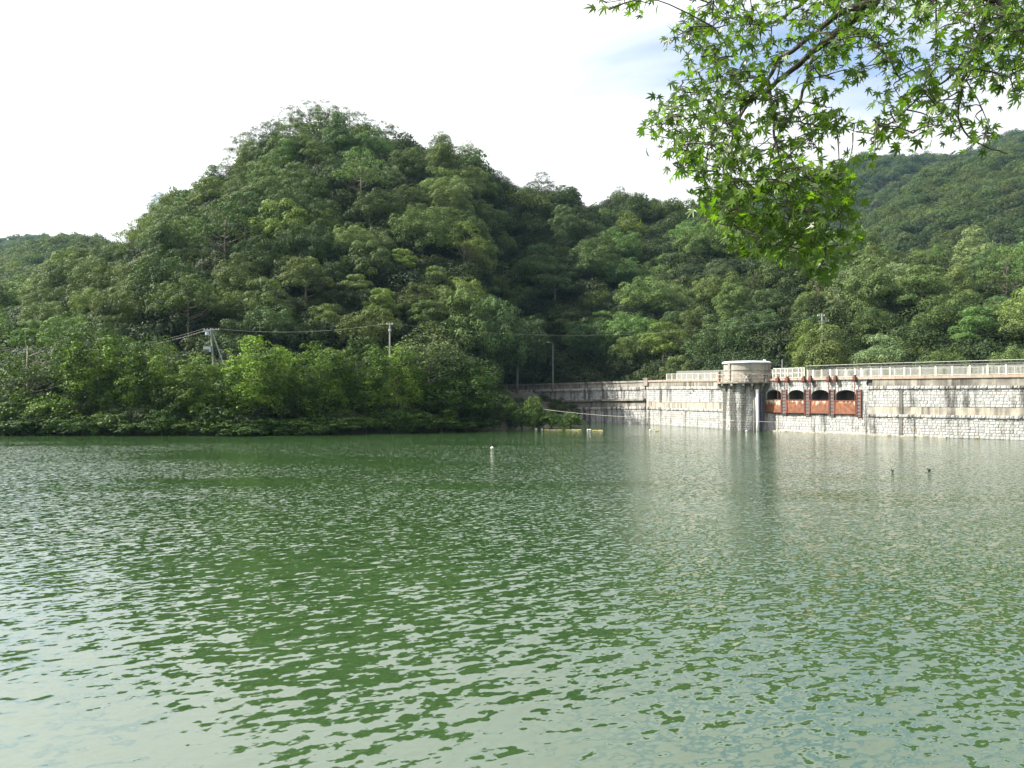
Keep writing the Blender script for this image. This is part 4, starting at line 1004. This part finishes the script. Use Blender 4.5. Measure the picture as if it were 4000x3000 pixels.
tag(p4, 'utility pole top with two crossarms poking from trees behind the gates', 'utility pole')
D3 = 176.0; tp3 = W(2160, 1345, D3); p3 = empty('lamp_post', (tp3.x, D3, 7.5))
cyl(MB(), (tp3.x, D3, 7.0), tp3, .10, .07).build('pole', 'pole_concrete', p3)
MB().tube([tp3, tp3 + Vector((-.3, -.3, .35)), tp3 + Vector((-.9, -.8, .4))], .04, 6).build('arm', 'pole_concrete', p3)
MB().tube([tp3 + Vector((-.8, -.7, .38)), tp3 + Vector((-1.3, -1.1, .40))], [.09, .14], 8).build('lamp_head', 'metal_grey', p3)
tag(p3, 'thin grey lamp post standing behind the wing wall', 'lamp post')
def wire(a, b, sag, label, r=.015, n=24):
    pts = []
    for i in range(n + 1):
        f_ = i / n; q = Vector(a).lerp(Vector(b), f_); q.z -= sag * 4 * f_ * (1 - f_); pts.append(q)
    tag(MB().tube(pts, r, 4).build('power_line', 'wire'), label, 'power line', 'power lines between the poles')
e1 = W(-150, 1330, 118)
wire(W(800, 1286, D1) + Vector((0, -.2, .1)), e1, 2.4, 'uppermost power line running left from the transformer pole')
wire(W(812, 1288, D1) + Vector((0, -.2, .0)), e1 + Vector((0, .3, -.25)), 2.45, 'middle power line running left from the transformer pole')
wire(W(800, 1293, D1) + Vector((0, -.2, .0)), e1 + Vector((0, .3, -.5)), 2.4, 'lowest power line running left from the transformer pole')
wire(W(856, 1285, D1) + Vector((0, -.2, 0)), W(1510, 1264, D2) + Vector((0, -.17, 0)), .9, 'faint power line between the transformer pole and the plain pole', .014)
wire(W(1535, 1264, D2) + Vector((0, -.17, 0)), W(3193, 1231, D4) + Vector((0, -.1, 0)), 2.5, 'faint power line running right from the plain pole', .006)

def lattice(name, base, h, w, n, label, r):
    g = empty(name, base); m = MB()
    for sx in (-1, 1): cyl(MB(), (base[0] + sx * w / 2, base[1], base[2] - 6), (base[0] + sx * w / 2, base[1], base[2] + h), r, r, 4).build('leg', 'metal_grey', g)
    for i in range(n):
        z = base[2] + h * (i + .5) / n; cyl(MB(), (base[0] - w / 2, base[1], z), (base[0] + w / 2, base[1], z), r * .7, r * .7, 4).build('rung', 'metal_grey', g)
    return tag(g, label, 'pylon')
b = W(441, 945, 640); lattice('ladder_mast', (b.x, b.y, b.z), 11, 5.0, 6, 'faint ladder-like steel mast on the skyline left of the hill', .16)
b = W(3350, 622, 880); lattice('hilltop_mast', (b.x, b.y, b.z - 3), 11, 2.2, 5, 'pale steel mast on the far right ridge by the maple', .35)

# ------------------------------------------------------------------ floats, rope and birds on the water
def on_water(xs, ys):
    D = HC * F / (ys - HZ); return Vector(((xs - CX) / F * D, D, 0))
def ball(name, mat, c, r, parent=None, sq=.85):
    n = 8; path = [Vector((c[0], c[1], c[2] + r * sq * math.sin(a))) for a in np.linspace(-1.45, 1.45, n)]
    return MB().tube(path, [r * math.cos(a) for a in np.linspace(-1.45, 1.45, n)], 12).build(name, mat, parent, smooth=True)
def buoy(xs, ys, r, label):
    p = on_water(xs, ys); g = empty('buoy', p); ball('float', 'buoy_white', (p.x, p.y, r * .45), r, g); cyl(MB(), (p.x, p.y, r * 1.2), (p.x, p.y, r * 1.6), r * .12).build('eye', 'metal_dark', g)
    return tag(g, label, 'buoy', 'white mooring buoys')
def boom(x0, x1, ys, label):
    a, b = on_water(x0, ys), on_water(x1, ys); g = empty('floating_boom', a); L = (b - a).length; k = max(1, round(L / .95))
    for i in range(k):
        p0, p1 = a.lerp(b, (i + .04) / k), a.lerp(b, (i + .96) / k); w = Vector((0, .12 * math.sin(i * 1.7), 0))
        MB().tube([p0 + w, p0.lerp(p1, .1) + w + UP * .03, p0.lerp(p1, .9) + w + UP * .03, p1 + w], [.04, .10, .10, .04], 8).build('float', 'buoy_yellow', g)
    MB().tube([a + UP * .02, b + UP * .02], .025, 4).build('line', 'rope', g)
    return tag(g, label, 'boom', 'yellow floating booms')
buoy(1842, 1677, .16, 'white buoy at the foot of the spit trees')
boom(1858, 1938, 1679, 'faint yellow boom nearest the spit')
buoy(2094, 1679, .19, 'white buoy at the left end of the long yellow boom'); buoy(2117, 1680, .17, 'white buoy touching the start of the long yellow boom')
boom(2124, 2198, 1681, 'left length of the long yellow floating boom'); boom(2208, 2273, 1681, 'right length of the long yellow floating boom')
buoy(2297, 1682, .18, 'left one of the touching white buoys right of the long boom'); buoy(2306, 1682, .18, 'right one of the touching white buoys right of the long boom')
boom(2313, 2356, 1683, 'short yellow boom trailing from the touching white buoys')
buoy(2540, 1684, .2, 'white buoy alone near the dam corner'); boom(2556, 2574, 1684, 'tiny yellow float beside the buoy near the dam corner')
buoy(2917, 1686, .18, 'tiny white float at the foot of the tower')
def rope(pts, label, r=.03):
    tag(MB().tube(pts, r, 5).build('safety_rope', 'rope'), label, 'rope')
ra, rb = W(2118, 1598, 134), W(2650, 1634, 122)
rope([ra.lerp(rb, i / 16) - UP * .35 * 4 * (i / 16) * (1 - i / 16) for i in range(17)] + [W(2822, 1640, 120), W(2866, 1643, 118.2), W(2950, 1646, 118.2), W(3030, 1649, 117.0)], 'long pale rope strung from the bushes past the tower')
rope([W(2640, 1634, 122), W(2612, 1658, 121.5), on_water(2586, 1682)], 'short thin rope slanting down to the water near the dam corner', .02)

def bird(name, path, radii, label, parts, flat=.8):
    g = MB().tube(path, radii, 10, True, flat).build(name, 'feather', smooth=True)
    for nm, pth, r, m in parts: MB().tube(pth, r, 6).build(nm, m, g)
    return tag(g, label, 'bird')
bp = on_water(1923, 1753); ball_r = .22
g = empty('buoy', bp); ball('float', 'buoy_white', (bp.x, bp.y, .07), .17, g, .8); tag(g, 'pale round buoy that the black bird perches on', 'buoy', 'white mooring buoys')
q = lambda x, z, y=0: Vector((bp.x + x * 1.35, bp.y + y, .2 + (z - .2) * 1.35))
bird('perched_bird', [q(.20, .16), q(.14, .22), q(.08, .29), q(.02, .36), q(-.02, .43), q(-.04, .49), q(-.045, .54), q(-.06, .565), q(-.085, .57)],
     [.02, .05, .088, .098, .08, .048, .036, .04, .022], 'black cormorant-like bird perched upright on the pale buoy',
     [('bill', [q(-.08, .57), q(-.14, .575)], [.010, .004], 'metal_dark'), ('leg', [q(.02, .32, -.02), q(.02, .22, -.02)], .010, 'metal_dark'), ('leg', [q(.05, .30, .02), q(.05, .20, .02)], .010, 'metal_dark')])
for i, (x, y, lab) in enumerate(((3486, 1841, 'small dark bird swimming off the dam, nearer the gates'), (3630, 1839, 'small dark swimming bird with raised tail, farther from the gates'))):
    p = on_water(x, y); q = lambda a, z, s=1: Vector((p.x + a * (.35 if i == 0 else 1), p.y + a * (-.93 if i == 0 else 0), z))
    bird('swimming_bird', [q(.14, .09), q(.10, .065), q(.03, .045), q(-.05, .05), q(-.09, .08), q(-.095, .12), q(-.10, .15), q(-.12, .155)], [.006, .035, .055, .05, .03, .02, .026, .015], lab,
         [('bill', [q(-.115, .155), q(-.16, .15)], [.010, .004], 'metal_dark')])

# ------------------------------------------------------------------ maple overhanging the near bank
ZS = 0.7459
def mz(zx, zy, D): return W(2350 + zx * ZS, zy * ZS, D)
rm = random.Random(9); rmn = np.random.RandomState(9)
maple = empty('maple_tree', (6.6, 5.2 - 3.4, 2.4))
base = Vector((6.6, 1.8, 2.2)); fork = Vector((5.6, 3.2, 7.6))
MB().tube([base - UP * .4, base + Vector((-.05, .1, 1.4)), base + Vector((-.4, .6, 3.4)), fork], [.24, .19, .16, .12], 10).build('trunk', 'bark_maple', maple, smooth=True)
BR = [  # (points in the zoomed view + depth, radii)
 ([fork, mz(1700, -260, 4.3), mz(1440, 10, 4.5), mz(1290, 120, 4.6), mz(1200, 200, 4.6), mz(1100, 272, 4.6), mz(1010, 352, 4.7), mz(890, 455, 4.7), mz(800, 505, 4.6), mz(740, 590, 4.6), mz(690, 690, 4.5), mz(670, 800, 4.5)], [.075, .05, .034, .030, .026, .023, .020, .017, .013, .010, .007, .004]),
 ([mz(1440, 10, 4.5), mz(1260, 62, 4.55), mz(1130, 165, 4.75), mz(1000, 262, 4.8), mz(930, 312, 4.8), mz(870, 412, 4.8), mz(800, 490, 4.8), mz(740, 560, 4.9), mz(700, 640, 5.0), mz(620, 760, 5.1)], [.034, .024, .020, .018, .017, .014, .010, .008, .006, .003]),
 ([mz(870, 412, 4.8), mz(885, 520, 4.7), mz(902, 620, 4.6), mz(912, 750, 4.5), mz(945, 880, 4.4), mz(960, 1010, 4.3), mz(1000, 1150, 4.3), mz(1060, 1300, 4.3)], [.013, .011, .010, .008, .007, .006, .005, .003]),
 ([mz(1100, 272, 4.6), mz(1095, 320, 4.55), mz(1072, 420, 4.5), mz(1030, 540, 4.5), mz(980, 630, 4.45), mz(920, 730, 4.45), mz(870, 880, 4.4), mz(800, 1040, 4.3), mz(760, 1180, 4.3)], [.015, .013, .012, .010, .009, .008, .006, .005, .003]),
 ([fork, mz(2150, -240, 4.0), mz(2060, 0, 4.1), mz(2005, 100, 4.1), mz(1982, 230, 4.15), mz(1920, 340, 4.2), mz(1885, 470, 4.2), mz(1870, 620, 4.2), mz(1950, 740, 4.2), mz(2120, 800, 4.2)], [.07, .04, .026, .022, .018, .014, .010, .007, .005, .003]),
 ([mz(1440, 10, 4.5), mz(1200, -60, 4.7), mz(1060, 10, 4.8), mz(960, 82, 4.9), mz(880, 120, 5.0), mz(790, 118, 5.0), mz(640, 90, 5.1), mz(500, 60, 5.2)], [.026, .016, .013, .012, .010, .007, .005, .003]),
 ([mz(1060, 10, 4.8), mz(700, -90, 5.0), mz(350, -60, 5.2), mz(180, 0, 5.2), mz(60, 40, 5.3)], [.012, .009, .007, .005, .003]),
 ([mz(870, 412, 4.8), mz(740, 410, 4.9), mz(600, 430, 5.0), mz(440, 470, 5.0)], [.009, .007, .005, .003]),
 ([mz(740, 520, 4.6), mz(620, 510, 4.7), mz(480, 540, 4.8), mz(300, 560, 4.9)], [.008, .006, .005, .003]),
 ([mz(1920, 340, 4.2), mz(1830, 400, 4.2), mz(1700, 480, 4.2), mz(1560, 600, 4.2), mz(1430, 720, 4.2)], [.009, .008, .006, .005, .003]),
 ([mz(1290, 120, 4.6), mz(1420, 220, 4.5), mz(1520, 330, 4.4), mz(1560, 420, 4.4)], [.010, .008, .006, .003]),
 ([mz(912, 750, 4.5), mz(1010, 850, 4.4), mz(1120, 960, 4.3), mz(1240, 1010, 4.3), mz(1340, 960, 4.3)], [.007, .006, .005, .004, .002]),
 ([mz(980, 630, 4.45), mz(1100, 650, 4.4), mz(1230, 680, 4.4), mz(1310, 640, 4.4)], [.007, .006, .004, .002]),
 ([mz(2060, 0, 4.1), mz(2180, 180, 4.1), mz(2260, 330, 4.1), mz(2200, 480, 4.1)], [.016, .012, .008, .004]),
 ([mz(620, 760, 5.1), mz(480, 740, 5.1), mz(330, 720, 5.1), mz(210, 700, 5.2)], [.006, .005, .004, .002])]
def smooth_path(pts, rad_, k=4):
    P, R = [], []
    for i in range(len(pts) - 1):
        p0, p1, p2, p3 = pts[max(i - 1, 0)], pts[i], pts[i + 1], pts[min(i + 2, len(pts) - 1)]
        for j in range(k):
            t = j / k; P.append(.5 * ((2 * p1) + (p2 - p0) * t + (2 * p0 - 5 * p1 + 4 * p2 - p3) * t * t + (3 * p1 - p0 - 3 * p2 + p3) * t ** 3)); R.append(rad_[i] + (rad_[i + 1] - rad_[i]) * t)
    P.append(pts[-1]); R.append(rad_[-1]); return P, R
bpts = []
for pts, rd in BR:
    P, R = smooth_path(pts, [q * .78 for q in rd])
    P = [p + Vector((rm.uniform(-.006, .006), rm.uniform(-.006, .006), rm.uniform(-.006, .006))) for p in P]
    MB().tube(P, R, 7).build('branch', 'bark_maple', maple, smooth=True); bpts += [(p, r) for p, r in zip(P, R)]
BP = np.array([tuple(p) for p, r in bpts]); 
# leaf outline: seven pointed lobes
def leaf_geo(seed):
    r = random.Random(seed); V = [(0, 0, 0)]; ang = [(-128, .42), (-82, .74), (-40, .95), (0, 1.08), (40, .95), (82, .74), (128, .42)]
    out = []
    for i, (a, l) in enumerate(ang):
        l *= r.uniform(.92, 1.06); a += r.uniform(-4, 4)
        if i == 0: out.append((a - 30, .10))
        out += [(a - 12, l * .58), (a, l), (a + 12, l * .58)]
        out.append(((a + (ang[i + 1][0] if i < 6 else a + 60)) / 2, (.36 if 0 < i < 5 else .28) if i < 6 else .10))
    curl, tw = r.uniform(.05, .55), r.uniform(-.35, .35)
    for a, l in out:
        x, y = l * math.sin(rad(a)), l * math.cos(rad(a)); V.append((x, y, -curl * l * l * .6 + tw * x * y + .10 * abs(x) * r.uniform(.3, 1.3)))
    n = len(out); Fc = [(0, i + 1, i + 2) for i in range(n - 1)]
    b = len(V); V += [(-.012, 0, 0), (.012, 0, 0), (.014, -.5, .10), (-.014, -.5, .10), (.012, -.95, .0), (-.012, -.95, .0)]
    Fc += [(b, b + 1, b + 2), (b, b + 2, b + 3), (b + 3, b + 2, b + 4), (b + 3, b + 4, b + 5)]
    return V, Fc
LEAF = [leaf_geo(50 + i) for i in range(8)]
LME = [mesh_np('leaf', V, Fc, 'leaf_maple', False, np.full(len(Fc), .15 + .1 * i)) for i, (V, Fc) in enumerate(LEAF)]
POLY = [(20, 0), (30, 75), (80, 70), (150, 40), (310, 25), (320, 0),
        ]
MAIN = [(460, -60), (470, 60), (370, 150), (395, 230), (480, 230), (540, 290), (420, 290), (405, 350), (480, 390), (375, 470), (400, 520), (240, 560), (320, 600), (180, 690), (220, 800), (320, 800), (430, 910), (520, 970), (545, 1110), (600, 1190), (640, 1260), (790, 1290), (880, 1330), (960, 1400), (1080, 1440), (1180, 1485), (1210, 1380), (1300, 1230), (1330, 1110), (1280, 1020), (1390, 990), (1330, 900), (1260, 850), (1150, 800), (1180, 730), (1330, 740), (1345, 650), (1300, 560), (1200, 480), (1300, 420), (1500, 480), (1560, 400), (1690, 320), (1700, 180), (1640, 60), (1620, -60)]
RIGHT = [(1560, -60), (1650, 60), (1760, 250), (1640, 380), (1540, 520), (1420, 620), (1370, 760), (1450, 830), (1490, 690), (1560, 760), (1660, 690), (1780, 720), (1850, 690), (1960, 790), (2060, 790), (2190, 820), (2060, 720), (2060, 610), (1920, 550), (1990, 480), (2120, 470), (2240, 560), (2330, 400), (2330, -60)]
def inside(poly, x, y):
    c = False; j = len(poly) - 1
    for i in range(len(poly)):
        (xi, yi), (xj, yj) = poly[i], poly[j]
        if (yi > y) != (yj > y) and x < (xj - xi) * (y - yi) / (yj - yi) + xi: c = not c
        j = i
    return c
def gapn(x, y): return math.sin(x * .021 + 1.2) * math.cos(y * .019 + .6) + .6 * math.sin(x * .043 - y * .037 + 2.0) + .35 * math.sin(x * .09 + y * .083)
ends = []
tries = 0
while len(ends) < 900 and tries < 60000:
    tries += 1; zx, zy = rm.uniform(0, 2330), rm.uniform(-60, 1490)
    m_, r_ = inside(MAIN, zx, zy), inside(RIGHT, zx, zy)
    if not (m_ or r_ or inside(POLY, zx, zy)): continue
    low = zy > 880; thr = -.9 if low else (-.2 if zx < 760 else .12)
    if zx > 1900 and zy < 430: thr = -.55
    if gapn(zx, zy) < thr + rm.uniform(-.35, .35): continue
    D = rm.uniform(4.1, 5.1) if m_ else rm.uniform(3.7, 4.7)
    if low: D = rm.uniform(3.9, 5.0)
    ends.append((mz(zx, zy, D), low))
TW = MB(); specs_l = []
for e, low in ends:
    d2 = ((BP - np.array(tuple(e))) ** 2).sum(1) + (BP[:, 2] < e.z - .05) * .4; i = int(d2.argmin()); s = Vector(BP[i])
    mid = s.lerp(e, .5) + Vector((rm.uniform(-.04, .04), rm.uniform(-.04, .04), .12 * (e - s).length))
    P, R = smooth_path([s, mid, e], [.0045, .003, .0016], 4); TW.tube(P, R, 4, False)
    BP = np.vstack([BP, np.array([tuple(P[5]), tuple(e)])])
    nl = rm.randint(3, 5) + (2 if low else 0)
    for k in range(nl):
        f_ = rm.uniform(.55, 1.0); c = P[min(len(P) - 1, int(f_ * (len(P) - 1)))] + Vector([rm.gauss(0, .045) for _ in range(3)])
        # blade hangs outwards and down from its stalk, wind from the right
        tipd = Vector((rm.gauss(-.25, .6), rm.gauss(0, .5), rm.gauss(-.55, .45))).normalized()
        nrm = Vector((rm.gauss(-.25, .55), rm.gauss(-.45, .6), rm.gauss(.55, .45))); nrm = (nrm - tipd * nrm.dot(tipd)).normalized()
        sx = rm.uniform(.030, .052); specs_l.append((c, tipd, nrm, sx))
TW.build('twigs', 'bark_maple', maple)['kind'] = 'stuff'
specs_l.sort(key=lambda s: -(s[3] / s[0].y) * (1 if (abs(s[0].x / s[0].y) < .63 and (s[0].z - HC) / s[0].y < .485) else .1))
fv, ff, ft = [], [], []; nb_ = 0
for i, (c, y_, z_, s) in enumerate(specs_l):
    x_ = y_.cross(z_); k = rm.randrange(8)
    M = Matrix(((x_.x * s, y_.x * s, z_.x * s, c.x), (x_.y * s, y_.y * s, z_.y * s, c.y), (x_.z * s, y_.z * s, z_.z * s, c.z), (0, 0, 0, 1)))
    if i < 300:
        o = bpy.data.objects.new('leaf', LME[k]); COL.objects.link(o); o.parent = maple; o.matrix_parent_inverse = Matrix.Translation(-Vector(maple.location)); o.matrix_basis = M
        v_ = rm.uniform(.55, 1.3); o.color = (v_ * rm.uniform(.9, 1.15), v_, v_, 1)
    else:
        V, Fc = LEAF[k]; A = np.array(V) @ np.array(M.to_3x3()).T + np.array(tuple(c)); fv.append(A); ff.append(np.array(Fc) + nb_); nb_ += len(V); ft += [rm.uniform(0, 1)] * len(Fc)
fo = bpy.data.objects.new('foliage', mesh_np('foliage', np.concatenate(fv), np.concatenate(ff), 'leaf_maple', False, ft)); link(fo); keep(fo, maple); fo['kind'] = 'stuff'
tag(maple, 'sunlit green maple whose branches hang down into the picture', 'tree')

# ------------------------------------------------------------------ air
m = bpy.data.materials.new('air'); m.cycles.homogeneous_volume = True; m.use_nodes = True; nt = m.node_tree; nt.nodes.clear()
out = nt.nodes.new('ShaderNodeOutputMaterial'); pv = nt.nodes.new('ShaderNodeVolumePrincipled'); nt.links.new(pv.outputs[0], out.inputs['Volume'])
pv.inputs['Color'].default_value = (0.42, 0.70, 1.0, 1); pv.inputs['Density'].default_value = 0.000055; pv.inputs['Anisotropy'].default_value = 0.0
MAT['air'] = m
haze = MB().box((-1100, -120, -4.5), (2200, 0, 0), (0, 1600, 0), (0, 0, 470)).build('haze', 'air'); tag(haze, kind='stuff')
